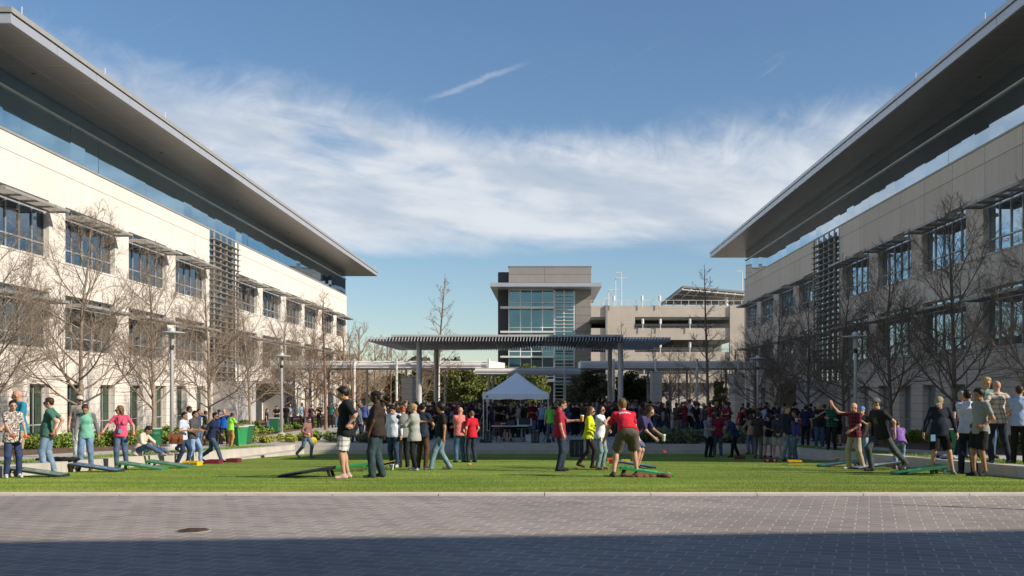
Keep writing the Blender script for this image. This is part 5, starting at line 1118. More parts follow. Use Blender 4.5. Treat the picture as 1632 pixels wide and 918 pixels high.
# figures near the steps and tent
OR = [(950,700,64,30,'woman in denim shirt and black trousers with a badge right of the tent',dict(top=(.13,.19,.33),sleeve='elbow',fem=1,legc=BLK,hair='black',hairs='long',badge=1),P_chat),
 (877,704,62,10,'child sized person in neon green top at the right tent leg',dict(top=(.16,.62,.08),legc=DEN,hair='black'),P_relax),
 (893-7,700,62,-10,'man in wine red shirt under the right edge of the tent',dict(top=(.16,.01,.03),sleeve='long',legc=NAVY,hair='black'),P_cross),
 (849,699,62,-20,'man in dark red shirt lifting a drink inside the tent opening',dict(top=(.17,.01,.03),legc=DEN,hair='black'),P_drink),
 (795,697,60,15,'heavy man in black tee with arms folded inside the tent opening',dict(top=BLK,legc=BLK,hair='black',fat=.8),P_cross),
 (838,697,56,170,'person in olive jacket with back turned inside the tent opening',dict(top=(.05,.045,.02),sleeve='long',legc=BLK,hair='brown'),P_relax),
 (826,697,55,-60,'person in white hooded top inside the tent opening',dict(top=(.45,.43,.40),sleeve='long',legc=BLK,hair='brown'),P_chat),
 (815,697,57,170,'blonde woman in dark dress with her back to the table inside the tent opening',dict(top=(.02,.04,.06),fem=1,legc=BLK,hair='blonde',hairs='long'),P_relax),
 (1284,711.5,67,165,'man in dark purple polo and black trousers on the shaded right path',dict(top=(.02,.016,.06),legc=BLK,legk='plain',hair='black'),P_relax),
 (1336,711,64,-150,'bald man in black tee and black shorts on the shaded right path',dict(top=BLK,leg='shorts',legc=BLK,hairs='bald',fat=.4),P_cross),
 (1313,708,58,20,'person in dark shirt between the blonde woman and the checked shirt woman',dict(top=(.04,.02,.03),legc=BLK,hair='brown'),P_relax),
 (1392,709,60,40,'person in black top at the path behind the flat cap man',dict(top=BLK,legc=BLK,hair='black'),P_chat)]
for px, py, hp, rz, lb, lk, ps in OR: make_person(lb, pl_(px,py), min(1.9, hpx(pl_(px,py), hp)), rz, ps, lk)
# ------------------------------------------------------------------ the crowd
tops = [('black', BLK), ('navy', (.012,.02,.055)), ('dark grey', (.05,.05,.055)), ('maroon', (.16,.012,.03)), ('white', (.5,.5,.52)), ('grey', (.2,.21,.23)), ('blue', (.03,.09,.30)), ('brown', (.09,.055,.03)), ('red', (.42,.02,.025)), ('olive', (.10,.10,.05)), ('light blue', (.26,.36,.50)), ('orange', (.50,.10,.02)), ('purple', (.10,.04,.18))]
wts = np.array([42,16,11,7,3.5,7,4.5,6,1.3,3,2,.5,1.2]); wts = wts/wts.sum()
variants = []
for ps, lk in ((P_chat, dict(hairs='short')), (P_cross, dict(hairs='short')), (P_drink, dict(hairs='short')), (P_pocket, dict(hairs='short')), (P_relax, dict(hairs='short',sleeve='long')), (P_phone, dict(hairs='short')), (P_chat, dict(hairs='long',fem=1)), (P_relax, dict(hairs='long',fem=1,sleeve='long')), (P_cross, dict(hairs='pony',fem=1)), (P_hips, dict(hairs='buzz',fat=.8)), (PX(P_drink,hyaw=30), dict(hairs='curly'))):
    parts, _m = body_parts(ps, dict(skin='light', **lk), False)
    variants.append(({nm: npmesh(nm, V, Fq, mats[:1], True) for nm, (V, Fq, mats, mi_) in parts.items()}, lk))
skw = ['light','tan','brown','dark']; hrw = ['black','brown','lbrown','blonde','grey']
hair_w = {'black': 'black hair', 'brown': 'brown hair', 'lbrown': 'light brown hair', 'blonde': 'blonde hair', 'grey': 'grey hair'}
def crowd(n, x0, x1, y0, y1, zone, seed, mind=.42, zfun=None, accept=None):
    rg = np.random.default_rng(seed); pts = []; tries = 0
    while len(pts) < n and tries < n*60:
        tries += 1; px = x0+(x1-x0)*rg.random(); Y = y0+(y1-y0)*rg.random()**1.15; X = (px-VX)/F*Y
        if accept and not accept(X, Y): continue
        if any((X-a)**2+(Y-b)**2 < mind**2 for a, b in pts): continue
        pts.append((X, Y))
        vi = rg.integers(len(variants)); ms, lk = variants[vi]; tn, tcol = tops[rg.choice(len(tops), p=wts)]; sk = skw[rg.choice(4, p=[.5,.25,.15,.10])]; hr = hrw[rg.choice(5, p=[.45,.3,.12,.08,.05])]
        if sk in ('brown','dark'): hr = 'black'
        wmn = lk.get('fem'); lab = '%s in %s top, %s, %s' % ('woman' if wmn else 'person', tn, ('long ' if wmn else '')+hair_w[hr], zone)
        t = thing('person', lab, 'person', (X, Y, 0), rg.random()*6.28, '%s %s in %s tops with %s %s' % (('women' if wmn else 'people'), 'standing', tn, hair_w[hr], zone)); s_ = ((1.64 if wmn else 1.75)+rg.normal(0,.055))/1.80; t.scale = (s_,)*3
        lc = [BLK, NAVY, DDEN, DEN, (.2,.17,.12), (.06,.06,.06)][rg.choice(6, p=[.3,.15,.22,.15,.08,.10])]
        for nm, me in ms.items():
            o = link(nm, me, t); sl_ = o.material_slots[0]; sl_.link = 'OBJECT'
            sl_.material = {'body': cloth(SK[sk],'skin'), 'shirt': cloth(tcol), 'trousers': cloth(lc,'denim'), 'shorts': cloth(lc), 'hair': cloth(HC[hr],'hair'), 'shoes': cloth((.03,.03,.03))}[nm]
away = lambda X, Y: not (47.3 < Y < 52.2 and -4.2 < X < 1.6) and not any((X-a)**2+(Y-b)**2 < .4 for a, b in ((-8.5,68),(5.14,68),(-8.54,79),(5.13,79)))
crowd(84, 598, 770, 47.8, 62, 'in crowd left of the tent', 1, accept=away)
crowd(42, 766, 884, 52.4, 66, 'in crowd behind the tent', 2, accept=away)
crowd(50, 884, 1012, 51.0, 66, 'in crowd right of the tent', 3, accept=away)
crowd(44, 1012, 1170, 50.5, 62, 'in crowd before the garage', 4, accept=away)
crowd(34, 1182, 1345, 44.6, 58, 'in crowd under right trees', 5, accept=lambda X, Y: X < 13.6)
# ------------------------------------------------------------------ things on the lawn
def gm_(c, r=.6): return simple_cache('painted_board', c)
def cornhole(label, loc, rz, deck, apron, legc, L_=1.22, rise=.30):
    """low front edge towards +X local; high end at -X with two legs"""
    t = thing('cornhole_board', label, 'cornhole board', loc, R(rz), 'cornhole boards on the lawn'); t.scale = (.88,.8,.74); a = math.atan2(rise-.08, L_); ca, sa = math.cos(a), math.sin(a)
    def P(u, v, w_): return (L_/2-u*ca-w_*sa*0+ -w_*sa, v, .075+u*sa+w_*ca-.01)   # u back from the front edge, w up
    W2 = .305; hole_c = L_-.23; N_ = 20; d = MB()
    # deck as a ring round the hole and two rectangles
    u0, u1 = hole_c-.12, hole_c+.12
    for ua, ub in ((0, u0), (u1, L_)):
        d.hexa([P(ua,-W2,-.012),P(ub,-W2,-.012),P(ub,W2,-.012),P(ua,W2,-.012),P(ua,-W2,0),P(ub,-W2,0),P(ub,W2,0),P(ua,W2,0)])
    for s_ in (1,-1):
        for k in range(N_):
            t0 = math.pi*k/N_; t1 = math.pi*(k+1)/N_; r_ = .076
            q = [(hole_c+r_*math.cos(t0), s_*r_*math.sin(t0)), (hole_c+r_*math.cos(t1), s_*r_*math.sin(t1)), (hole_c+.12*math.cos(t1), s_*W2), (hole_c+.12*math.cos(t0), s_*W2)]
            d.hexa([P(*p_,-.012) for p_ in q]+[P(*p_,0) for p_ in q])
    d.build('deck', gm_(deck), t)
    em = MB(); uc = L_*.40
    for k in range(16):
        t0 = 2*math.pi*k/16; t1 = 2*math.pi*(k+1)/16; em.quad(P(uc+.10*math.cos(t0),.10*math.sin(t0),.003),P(uc+.16*math.cos(t0),.16*math.sin(t0),.003),P(uc+.16*math.cos(t1),.16*math.sin(t1),.003),P(uc+.10*math.cos(t1),.10*math.sin(t1),.003))
    em.build('painted_ring', gm_(tuple(min(.8, v*2.2+.05) for v in deck)), t)
    ap = MB()
    for s_ in (1,-1): ap.hexa([P(.0,s_*(W2+.001),-.06),P(L_,s_*(W2+.001),-.06),P(L_,s_*(W2+.022),-.06),P(.0,s_*(W2+.022),-.06),P(0,s_*(W2+.001),.001),P(L_,s_*(W2+.001),.001),P(L_,s_*(W2+.022),.001),P(0,s_*(W2+.022),.001)])
    ap.hexa([P(L_+.002,-W2,-.09),P(L_+.022,-W2,-.09),P(L_+.022,W2,-.09),P(L_+.002,W2,-.09),P(L_+.002,-W2,.001),P(L_+.022,-W2,.001),P(L_+.022,W2,.001),P(L_+.002,W2,.001)])
    ap.hexa([P(-.02,-W2,-.065),P(-.002,-W2,-.065),P(-.002,W2,-.065),P(-.02,W2,-.065),P(-.02,-W2,.001),P(-.002,-W2,.001),P(-.002,W2,.001),P(-.02,W2,.001)])
    ap.build('apron', gm_(apron), t)
    for s_ in (1,-1):
        g = MB(); x, y, z = P(L_-.10, s_*(W2-.04), -.03); g.hexa([(x-.10,y-.02,0),(x-.03,y-.02,0),(x-.03,y+.02,0),(x-.10,y+.02,0),(x-.035,y-.02,z),(x+.035,y-.02,z),(x+.035,y+.02,z),(x-.035,y+.02,z)]); g.build('leg', gm_(legc), t)
    return t
GR = (.03,.19,.06); GRD = (.02,.11,.05); BK = (.02,.02,.022); TL = (.10,.26,.24); BL = (.09,.16,.23); WD = (.36,.25,.15)
def mid(x0, x1, py): return at_lawn((x0+x1)/2, py)
cornhole('grey green cornhole board on black legs at the left edge of the lawn', mid(20,98,760), 4, (.14,.20,.16), BK, BK)
cornhole('blue cornhole board on black legs behind the man in the raglan shirt', mid(117,190,752), 3, BL, BK, BK, 1.22)
cornhole('green cornhole board at the feet of the woman in pink', mid(196,256,749), 2, (.11,.20,.13), GR, GR)
cornhole('green cornhole board in front of the seated man', mid(241,300,746), 2, (.09,.19,.12), GR, BK)
cornhole('black cornhole board left of the man in plaid shorts, raised end to the right', mid(455,526,760), 183, BK, BK, BK)
cornhole('bright green cornhole board running behind the man in plaid shorts', mid(508,590,751), 182, (.03,.32,.08), (.02,.30,.07), (.02,.30,.07), 1.5)
cornhole('yellow cornhole board with black edge behind the heavy set man', mid(590,628,747), 184, (.50,.34,.02), BK, BK, .8)
cornhole('green cornhole board in front of the man bending in red', mid(995,1063,759), -3, (.03,.30,.10), (.02,.28,.08), BK)
cornhole('pale blue cornhole board just behind the green one by the man in red', mid(984,1036,746), -2, BL, BK, BK)
cornhole('dark teal cornhole board beside the cups near the right seat wall', mid(1312,1366,744), 181, (.03,.14,.13), BK, BK)
cornhole('white and blue cornhole board at the feet of the flat cap man', mid(1370,1426,748), 182, (.20,.27,.30), BK, BK)
cornhole('dark green cornhole board on green legs left of the fleece man', mid(1424,1507,756), 184, (.02,.16,.07), GRD, GRD)
def tossbox(label, px0, px1, py, col, mark=None, kind='toss box'):
    a = at_lawn((px0+px1)/2, py); w_ = (px1-px0)/F*a.y; t = thing('toss_box', label, 'toss box', a, R(rng.uniform(-6,6)), 'low painted boxes on the lawn'); h = .12; th = .02; d_ = w_*.9
    m_ = MB(); m_.box(-w_/2,w_/2,-d_/2,-d_/2+th,0,h); m_.box(-w_/2,w_/2,d_/2-th,d_/2,0,h); m_.box(-w_/2,-w_/2+th,-d_/2+th,d_/2-th,0,h); m_.box(w_/2-th,w_/2,-d_/2+th,d_/2-th,0,h); m_.build('box_side', gm_(col), t)
    MB().box(-w_/2+th,w_/2-th,-d_/2+th,d_/2-th,.005,.02).build('base', gm_(tuple(c*.6 for c in col)), t)
    MB().lathe([(.055,.02),(.06,h*.85),(.052,h*.85),(.05,.03)], 14).build('cup', M['mullion'], t)
    if mark: 
        k = MB()
        for s_ in (-1,1):
            k.add([(s_*w_*.28-.05,-d_/2-.003,h-.02),(s_*w_*.28+.05,-d_/2-.003,h-.02),(s_*w_*.28+.015,-d_/2-.003,.03),(s_*w_*.28-.015,-d_/2-.003,.03)], [(0,1,2,3)]) if mark != 'bar' else k.box(s_*w_*.25-.09, s_*w_*.25+.09, -d_/2-.004, -d_/2-.002, .045, .075)
        k.build('marking', simple_cache('mark_paint', (.6,.55,.5) if mark != 'bar' else (.12,.08,.02)), t)
tossbox('yellow toss box with dark marks at the feet of the satchel carrier', 295, 319, 742, (.66,.42,.01), 'bar')
tossbox('maroon toss box at the feet of the striding navy man', 331, 352, 739, (.16,.012,.03))
tossbox('maroon toss box lying alone by the left seat wall', 363, 382, 737, (.16,.012,.03))
tossbox('red toss box with two white marks in front of the shaded group', 1217, 1237, 736.5, (.30,.015,.04), 'v')
tossbox('yellow toss box in front of the man in the purple blue shirt', 1256, 1276.5, 740, (.66,.42,.01), 'bar')
tossbox('orange toss box between the woman in white and the man in red', 967, 979, 736, (.46,.13,.03))
tossbox('maroon toss box just below the orange one', 971, 980, 739, (.20,.012,.03))
tossbox('yellow toss box left of the legs of the bending man', 990, 1004, 739, (.60,.38,.01))
tossbox('brown toss box in the shade at the feet of the stooping man', 1170, 1187, 732, (.14,.05,.03))
def beanbag(label, loc, c, rot=(0,0,0), sc=1., hang=None):
    sc *= .85
    K = Fld(.02).ell((0,0,.022), (.062,.058,.030)).ell((.03,.02,.03), (.036,.034,.028)).ell((-.035,-.02,.026), (.034,.038,.024)); V, Fq = K.mesh(.012, .003)
    o = link('beanbag', npmesh('beanbag', V*sc, Fq, cloth(c))); o.location = loc; o.rotation_euler = rot; return tag(o, label, 'beanbag', 'beanbags')
beanbag('red and white beanbag lying on the lawn right of the man in maroon', at_lawn(916,749), (.48,.14,.12))
beanbag('pale orange beanbag lying on the lawn below the man in bright red', at_lawn(748,741), (.55,.28,.16))
beanbag('dark red beanbag flying through the air above the lawn', at_lawn(1058,741)+Vector((0,0,.36)), (.26,.03,.03), (.9,.4,.2), 1.1)
beanbag('tan beanbag at the low end of the bright green board', at_lawn(1064,757), (.50,.34,.22), sc=1.2)
w1 = W_['w_print']; beanbag('orange beanbag in the hand of the woman in the patterned blouse', w1['w'](w1['hand'][0]), (.52,.11,.03)); beanbag('rust beanbag in the other hand of the woman in the patterned blouse', w1['w'](w1['hand'][1]), (.42,.09,.03))
w1 = W_['w_pink']; beanbag('rust beanbag in the raised right hand of the woman in pink', w1['w'](w1['hand'][1]), (.42,.10,.04)); beanbag('brown beanbag in the left hand of the woman in pink', w1['w'](w1['hand'][0]), (.34,.10,.05))
w1 = W_['m_green']; beanbag('rust beanbags held behind the back of the man in the green tee', w1['w'](w1['hand'][0]), (.42,.10,.06))
def cup(label, loc, amber, h=.12, name='cup'):
    t = thing(name, label, 'cup', loc)
    MB().lathe([(.042,h*.72),(.045,h),(.043,h),(.040,h*.73)], 14).build('wall', simple_cache('cup_plastic', (.75,.75,.72)), t, True)
    MB().lathe([(.032,0),(.042,h*.715)], 14).build('drink', simple_cache('drink', (.75,.30,.02) if amber else (.50,.55,.42)), t)
w1 = W_['m_maroon']; cup('plastic cup of amber beer held out by the man in the maroon shirt', w1['w'](w1['hand'][0])+Vector((.03,0,-.03)), 1, .15)
w1 = W_['m_tallbeer']; cup('cup of beer glinting in the hand of the tall fair haired man', w1['w'](w1['hand'][0])+Vector((0,-.04,-.05)), 1, .13)
w1 = W_['w_bend']; cup('pale drink glass held by the stooping dark haired woman', w1['w'](w1['hand'][0])+Vector((.0,-.03,-.10)), 0, .16)
cup('clear plastic cup standing on the lawn behind the heavy set man', at_lawn(625,749), 0, .14)
cup('cup of amber beer standing near the right seat wall', at_lawn(1335.5,736), 1, .14)
cup('second amber cup beside the teal board on the lawn', at_lawn(1331,736), 1, .12)
cup('small clear cup on the lawn by the checked shirt man', at_lawn(1609,758), 0, .11)
# yellow flying disc, bag, satchel, jackets
w1 = W_['m_mauve']; d = MB().lathe([(.005,0),(.11,.0),(.135,-.008),(.14,-.028),(.132,-.03),(.128,-.012),(.10,-.008),(.004,-.008)], 28); o = d.build('flying_disc', simple_cache('disc_plastic', (.75,.58,.01)), None, True); o.location = w1['w'](w1['hand'][0])+Vector((.02,-.05,-.06)); o.rotation_euler = (R(80),0,R(12)); tag(o, 'bright yellow flying disc in the hand of the mauve sweater man', 'flying disc')
w1 = W_['m_mauve']; cup('cup of amber drink in the forward hand of the mauve sweater man', w1['w'](w1['hand'][1])+Vector((0,-.02,-.03)), 1, .11)
w1 = W_['m_polo']; t = thing('satchel', 'brown leather satchel with buckled flap hanging from a shoulder strap', 'bag', w1['w'](w1['T'](-.20,.12,-.04)), R(8)); lea = simple('brown_leather', (.20,.065,.03), .45, 0, .25, 9)
bd = MB(); bd.box(-.19,.19,-.055,.055,-.16,.12); bd.build('bag_body', lea, t); fl_ = MB(); fl_.hexa([(-.195,-.066,-.03),(.195,-.066,-.03),(.195,-.058,-.03),(-.195,-.058,-.03),(-.195,-.066,.125),(.195,-.066,.125),(.195,.058,.135),(-.195,.058,.135)]); fl_.build('flap', simple_cache('leather_flap', (.26,.09,.045)), t)
for x in (-.10,.10): MB().box(x-.018,x+.018,-.074,-.067,-.10,.04).build('buckle_strap', simple_cache('dark_leather', (.09,.03,.015)), t)
a = Vector((0,0,0)); shp = Vector(w1['w'](w1['sh'][0]))-t.location; shp = Matrix.Rotation(-R(8),3,'Z') @ shp
MB().tube([(-.19,0,.10), shp*.55+Vector((-.10,-.02,.03)), shp+Vector((0,0,.09)), shp*.55+Vector((.12,-.06,.03)), (.19,0,.10)], .014, 5).build('strap', simple_cache('dark_leather', (.09,.03,.015)), t)
def cloth_pile(label, loc, r_, c, seed, name='jacket', cat='jacket'):
    rg = np.random.default_rng(seed); K = Fld(.025)
    for i in range(16): K.ell((rg.normal(0,r_*.45), rg.normal(0,.14), .015+rg.random()*.03), (r_*.38, .09, .028+rg.random()*.035), rotm('Z', rg.random()*180))
    V, Fq = K.mesh(.02, .010); o = link(name, npmesh(name, V, Fq, cloth(c))); o.location = loc; tag(o, label, cat)
cloth_pile('brown jacket lying crumpled on the lawn before the green board', at_lawn(1026,760), .42, (.14,.07,.035), 4)
cloth_pile('black jacket lying crumpled on the left seat wall', Vector((XL-.28, 23.2, zter(23.2)+.02)), .5, (.012,.012,.016), 5)
cloth_pile('grey and white bag lying on the right seat wall behind the board', Vector((XR+.3, 24.4, zter(24.4)+.03)), .30, (.30,.31,.34), 6, 'bag', 'bag')
cloth_pile('dark bag beside the cups on the grass behind the fleece man', Vector((XR+.7, 25.4, zter(25.4)+.02)), .25, (.02,.02,.03), 7, 'bag', 'bag')
w1 = W_['w_helmet']; K = Fld(.02).ell((0,0,0), (.13,.15,.12)); K.clip((0,-.05,-.02), (0,-1,-1.2)); V, Fq = K.mesh(.014); o = link('helmet', npmesh('helmet', V, Fq, simple_cache('helmet_shell', (.62,.58,.54)))); o.location = w1['w'](w1['hand'][0])+Vector((.05,-.1,0)); tag(o, 'white helmet held against her side by the blonde woman', 'helmet')
w1 = W_['m_fleece']; o = MB().box(-.05,.05,-.006,.006,-.07,.07).build('pass_card', simple_cache('blue_card', (.16,.34,.55))); o.location = w1['w'](w1['T'](-.17,-.17,-.12)); tag(o, 'blue and white pass card hanging at the hip of the fleece man', 'pass')
w1 = W_['w_pink']; t = thing('lanyard', 'dark lanyard with a blue card on the woman in pink', 'lanyard', w1['w'](w1['T'](0,-.17,.12)), R(12)); MB().box(-.035,.035,-.004,.004,-.05,.05).build('card', simple_cache('blue_card', (.16,.34,.55)), t); MB().tube([(-.005,-.002,.05),(-.05,.03,.24),(-.07,.09,.34)], .006, 4).tube([(.005,-.002,.05),(.05,.03,.24),(.07,.09,.34)], .006, 4).build('strap', simple_cache('navy_strap', (.03,.02,.07)), t)
# ------------------------------------------------------------------ bins
def bin_(label, loc, c=(.01,.12,.05), lid=(.45,.47,.46), s_=1., square=False, rz=0):
    t = thing('waste_bin', label, 'waste bin', loc, R(rz)); t.scale = (s_,)*3; pm = simple_cache('bin_plastic', c)
    if not square:
        MB().lathe([(.27,0),(.275,.02),(.335,.62),(.345,.64),(.345,.68),(.335,.70),(.34,.80),(.355,.82),(.355,.86),(.33,.86),(.32,.80),(.26,.05)], 28).build('barrel', pm, t, True)
        MB().lathe([(.358,.862),(.358,.885),(.0,.90)], 28).build('rim_liner', simple_cache('bin_liner', lid), t)
        for s2 in (1,-1): MB().box(s2*.34-.05, s2*.34+.06, -.07, .07, .66, .76).build('handle', pm, t)
    else:
        b = MB(); b.hexa([(-.26,-.28,.08),(.26,-.28,.08),(.26,.24,.08),(-.26,.24,.08),(-.31,-.34,.96),(.31,-.34,.96),(.31,.34,.96),(-.31,.34,.96)]); b.build('bin_body', pm, t)
        MB().box(-.335,.335,-.37,.37,.965,1.02).build('lid', simple_cache('bin_liner', lid), t)
        for s2 in (1,-1): MB().tube([(s2*.20-.03,.26,.09),(s2*.20+.03,.26,.09)], .09, 14).build('wheel', M['black'], t)
        MB().tube([(-.25,.40,.93),(.25,.40,.93)], .02, 6).build('handle', M['black'], t)
bin_('round dark green bin on the path behind the seated man', at(244, 36.2, zter(36.2)), s_=.86)
bin_('bright green wheeled bin beside the man in the lime green tee', pl_(380,711), (.015,.24,.07), (.42,.44,.42), .84, True, 150)
bin_('dark green wheeled bin behind the bright green one', pl_(390,708), (.008,.10,.04), (.42,.44,.42), .84, True, 150)
bin_('dark green bin beside the onlookers in the planting at left', pl_(437,690), (.01,.12,.05), (.40,.42,.40), .84, True, 10)
bin_('green bin on the right path between the fleece man and the white shirt', at(1528, 27.8, zter(27.8)), (.012,.17,.07), (.5,.5,.48), .84)
# ------------------------------------------------------------------ street lamps
def lamp(label, X, Y, z, s_=1.):
    t = thing('street_lamp', label, 'street lamp', (X, Y, z), 0, 'pole lamps with flat disc tops'); t.scale = (s_,)*3
    MB().lathe([(.36,-.3),(.36,.08),(.34,.10)], 24).build('base', M['concrete'], t); MB().lathe([(.17,.10),(.17,.26),(.08,.30)], 16).build('base_cover', M['steel'], t)
    MB().lathe([(.072,.28),(.058,3.45),(.06,3.47)], 14).build('pole', M['steel'], t, True)
    MB().lathe([(.06,3.47),(.075,3.50),(.075,3.62),(.05,3.64)], 14).build('collar', M['black'], t)
    MB().lathe([(.075,3.64),(.085,3.98),(.08,4.0)], 14).build('lantern', simple_cache('frosted_glass', (.45,.45,.43)), t)
    for k in range(4): a = k*math.pi/2+.4; MB().tube([(.10*math.cos(a),.10*math.sin(a),3.6),(.10*math.cos(a),.10*math.sin(a),4.05)], .010, 4).build('strut', M['steel'], t)
    MB().lathe([(.10,4.0),(.44,4.06),(.44,4.085),(.12,4.13),(.10,4.22),(.02,4.24)], 28).build('lamp_shade', M['steel'], t)
lamp('nearest left street lamp with a flat disc top, on a round concrete base', -13.0, 35.0, zter(35.)+.02)
lamp('far left street lamp rising from the low planting', -13.0, 49.6, 0)
lamp('nearest right street lamp with a flat disc top against the dark trees', 11.3, 36.5, zter(36.5)+.02)
lamp('far right street lamp above the dark crowd', 11.3, 53.2, 0)
t = thing('shadow_pole', 'unseen pole added at the right to cast a thin shadow across the pavers', 'pole', (12.0, 10.3, .83)); MB().lathe([(.09,0),(.05,3.6),(.012,4.9)], 10).build('shaft', M['steel'], t); MB().lathe([(.01,4.2),(.06,4.25),(.06,4.35),(.01,4.4)], 10).build('finial', M['steel'], t)  # unseen pole, shaped for the thin shadow it casts on the pavement
# ------------------------------------------------------------------ tent, table, sound gear
Yt = 47.2; tl = at(769, Yt).x; tr_x = at(875, Yt).x; tw_ = tr_x-tl
t = thing('canopy_tent', 'white pop-up canopy tent with open sides at the top of the steps', 'tent', ((tl+tr_x)/2, Yt+tw_/2, 0))
fab = Mt('white_tent_fabric', (.85,.85,.9), .8); n = fab.noise(1.6, 4, .6); fab.color(fab.ramp(n, [(.3,(.83,.85,.90)),(.7,(.88,.90,.94))])); fab.bump(fab.noise(3, 3, dist=1.), .4, .05); fab.set('Transmission Weight', 0)
hw = tw_/2; ze, zv, zp = zpx(628, Yt), zpx(636.5, Yt), zpx(593, Yt+hw)
rf = MB(); nS = 12
def roofpt(u, v):      # slightly concave pyramid
    r_ = max(abs(u), abs(v)); return (u*hw, v*hw, ze+(zp-ze)*((1-r_)**1.18))
gd = 16
for i in range(gd):
    for j in range(gd):
        u0, u1, v0, v1 = [-1+2*q/gd for q in (i, i+1, j, j+1)]; rf.quad(roofpt(u0,v0), roofpt(u1,v0), roofpt(u1,v1), roofpt(u0,v1))
rf.build('roof', fab.m, t)
va_ = MB(); 
for (x0,y0,x1,y1) in ((-1,-1,1,-1),(1,-1,1,1),(1,1,-1,1),(-1,1,-1,-1)):
    for q in range(12):
        a, b = q/12, (q+1)/12; w0 = .02*math.sin(q*1.7), .02*math.sin((q+1)*1.7); A = ((x0+(x1-x0)*a)*hw, (y0+(y1-y0)*a)*hw); B_ = ((x0+(x1-x0)*b)*hw, (y0+(y1-y0)*b)*hw)
        va_.quad((A[0]*1.004,A[1]*1.004,zv+w0[0]), (B_[0]*1.004,B_[1]*1.004,zv+w0[1]), (B_[0],B_[1],ze+.005), (A[0],A[1],ze+.005))
va_.build('valance', fab.m, t)
lg = MB().add([(-hw+.16,-hw*1.004-.012,zv+.10),(-hw+.27,-hw*1.004-.012,zv+.10),(-hw+.25,-hw*1.004-.012,zv+.17),(-hw+.18,-hw*1.004-.012,zv+.17)], [(0,1,2,3)]).build('emblem', M['black'], t)
for sx_, sy_ in ((1,1),(-1,1),(1,-1),(-1,-1)):
    MB().box(sx_*(hw-.04)-.022, sx_*(hw-.04)+.022, sy_*(hw-.04)-.022, sy_*(hw-.04)+.022, 0, ze).box(sx_*(hw-.04)-.06, sx_*(hw-.04)+.06, sy_*(hw-.04)-.06, sy_*(hw-.04)+.06, -.0, .012).build('leg', M['white_steel'], t)
tb = MB()
for sy_ in (1,-1):
    tb.tube([(-hw+.04,sy_*(hw-.04),zv+.02),(0,sy_*(hw-.04),ze-.05),(hw-.04,sy_*(hw-.04),zv+.02)], .014, 5)
tb.build('truss', M['white_steel'], t)
# folding table with laptop and mixer
Tb = thing('folding_table', 'white folding table with sound equipment on it inside the tent', 'table', at(815, 46.6, 0)); 
MB().box(-.92,.78,-.36,.36,.705,.74).build('tabletop', simple_cache('table_plastic', (.52,.54,.58)), Tb)
for s2 in (-.70,.60):
    for q in (-.28,.28): MB().tube([(s2,q,0),(s2,q,.70)], .015, 6).build('leg', M['dark_metal'], Tb)
o = thing('sound_mixer', 'black rack mixer in a tilted white case on the right of the table', 'mixer', at(836, 46.6, .745)); MB().hexa([(-.35,-.28,0),(.35,-.28,0),(.35,.25,0),(-.35,.25,0),(-.33,-.28,.04),(.33,-.28,.04),(.33,.25,.32),(-.33,.25,.32)]).build('case', simple_cache('table_plastic', (.52,.54,.58)), o); MB().hexa([(-.27,-.295,.05),(.27,-.295,.05),(.27,.2,.30),(-.27,.2,.30),(-.27,-.3,.09),(.27,-.3,.09),(.27,.2,.34),(-.27,.2,.34)]).build('control_panel', M['black'], o)
o = thing('laptop', 'dark laptop open in the middle of the table', 'laptop', at(814, 46.5, .742)); MB().box(-.17,.17,-.12,.12,0,.018).build('base', M['dark_metal'], o); MB().hexa([(-.17,.12,.015),(.17,.12,.015),(.17,.135,.015),(-.17,.135,.015),(-.17,.18,.24),(.17,.18,.24),(.17,.195,.24),(-.17,.195,.24)]).build('screen', M['black'], o)
o = thing('plastic_crate', 'pale grey storage box on the ground beside the mixer leg of the table', 'crate', at(846, 46.5, 0)); MB().hexa([(-.2,-.15,0),(.2,-.15,0),(.2,.15,0),(-.2,.15,0),(-.23,-.18,.3),(.23,-.18,.3),(.23,.18,.3),(-.23,.18,.3)]).build('box_body', simple_cache('table_plastic', (.52,.54,.58)), o); MB().box(-.24,.24,-.19,.19,.3,.33).build('lid', simple_cache('crate_lid', (.35,.37,.40)), o)
def speaker(label, loc, h=.52, w_=.36, rz=0):
    t = thing('loudspeaker', label, 'loudspeaker', loc, R(rz)); MB().box(-w_/2,w_/2,-.16,.16,0,h).build('cabinet', M['black'], t); MB().box(-w_/2+.03,w_/2-.03,-.17,-.162,.04,h-.04).build('grille', M['dark_metal'], t)
    for s2 in (-.09,.09): MB().box(s2-.014,s2+.014,-.178,-.171,.09,h-.09).build('light_strip', simple_cache('grey_strip', (.22,.22,.24)), t)
speaker('black loudspeaker cabinet standing at the left front leg of the tent', at(777.5, 45.5, 0)); speaker('black loudspeaker cabinet standing under the mixer end of the table', at(853, 45.4, 0))
speaker('black loudspeaker box standing on the lawn between the maroon and yellow figures', at_lawn(918.5,728), .66, .5, 8)
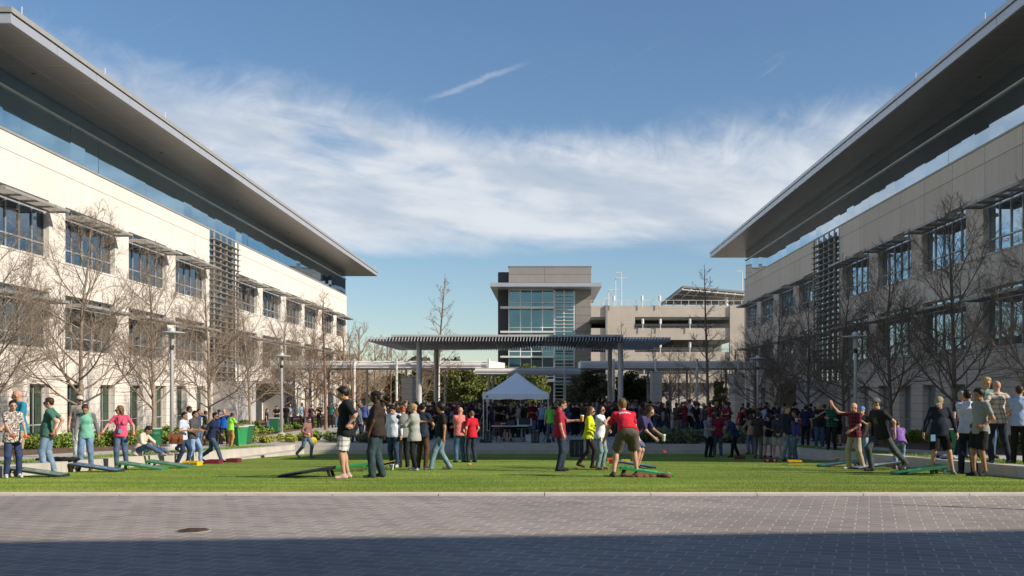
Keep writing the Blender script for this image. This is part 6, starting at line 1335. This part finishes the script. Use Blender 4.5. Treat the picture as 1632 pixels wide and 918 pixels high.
def tripod(label, loc, h=.75):
    t = thing('tripod_stand', label, 'stand', loc); MB().tube([(0,0,.25),(0,0,h)], .016, 6).build('pole', M['black'], t)
    for k in range(3): a = k*2.09+.5; MB().tube([(0,0,.5),(.36*math.cos(a),.36*math.sin(a),.01)], .013, 5).build('leg', M['black'], t)
    MB().box(-.11,.11,-.1,.1,0.02,.16).build('weight_bag', M['black'], t)
tripod('black tripod stand by the left front leg of the tent', at(768.5, 45.4, 0)); tripod('black tripod stand by the right front leg of the tent', at(874.5, 45.3, 0))
def chair(label, loc, rz, c):
    t = thing('folding_chair', label, 'chair', loc, R(rz)); m_ = simple_cache('chair_shell', c); MB().box(-.22,.22,-.22,.2,.43,.46).build('seat', m_, t); MB().box(-.22,.22,.2,.23,.55,.88).build('backrest', m_, t)
    for sx_ in (-.2,.2):
        MB().tube([(sx_,-.22,0),(sx_,.22,.5),(sx_,.24,.9)], .012, 5).build('leg', M['dark_metal'], t); MB().tube([(sx_,.2,0),(sx_,-.18,.43)], .012, 5).build('leg', M['dark_metal'], t)
chair('dark red folding chair left of the seated sound operator', at(793, 47.6, 0), 180, (.14,.02,.02)); chair('black folding chair carrying the seated sound operator', at(809, 47.5, 0), 180, (.02,.02,.02))
make_person('sound operator in black tee seated behind the white folding table', at(809, 47.45, 0), 1.72, 0, PX(P_stand, pelvis=(0,.05,.54), lean=8, feet=((.16,-.42),(-.16,-.40)), hands=((.18,-.40,.86),(-.18,-.40,.86)), hpitch=18), dict(top=BLK, leg='shorts', legc=(.05,.04,.035), hair='brown', skin='light', badge=1))
cb = MB(); rg = np.random.default_rng(5)
for i in range(6):
    x = at(790+i*9, 46.3).x; cb.tube([(x,46.3,.70),(x+rg.normal(0,.1),46.25,.3),(x+rg.normal(0,.2),46.1,.02),(x+rg.normal(0,.6),45.9,.012)], .009, 4)
tag(cb.build('cable', M['black']), 'black cables hanging and trailing under the white folding table', 'cables')
for px, Y, rz, c, lb in ((832, 50.5, 20, (.02,.28,.05), 'green folding chair behind the sound operator'),): chair(lb, at(px, Y, 0), rz, c)
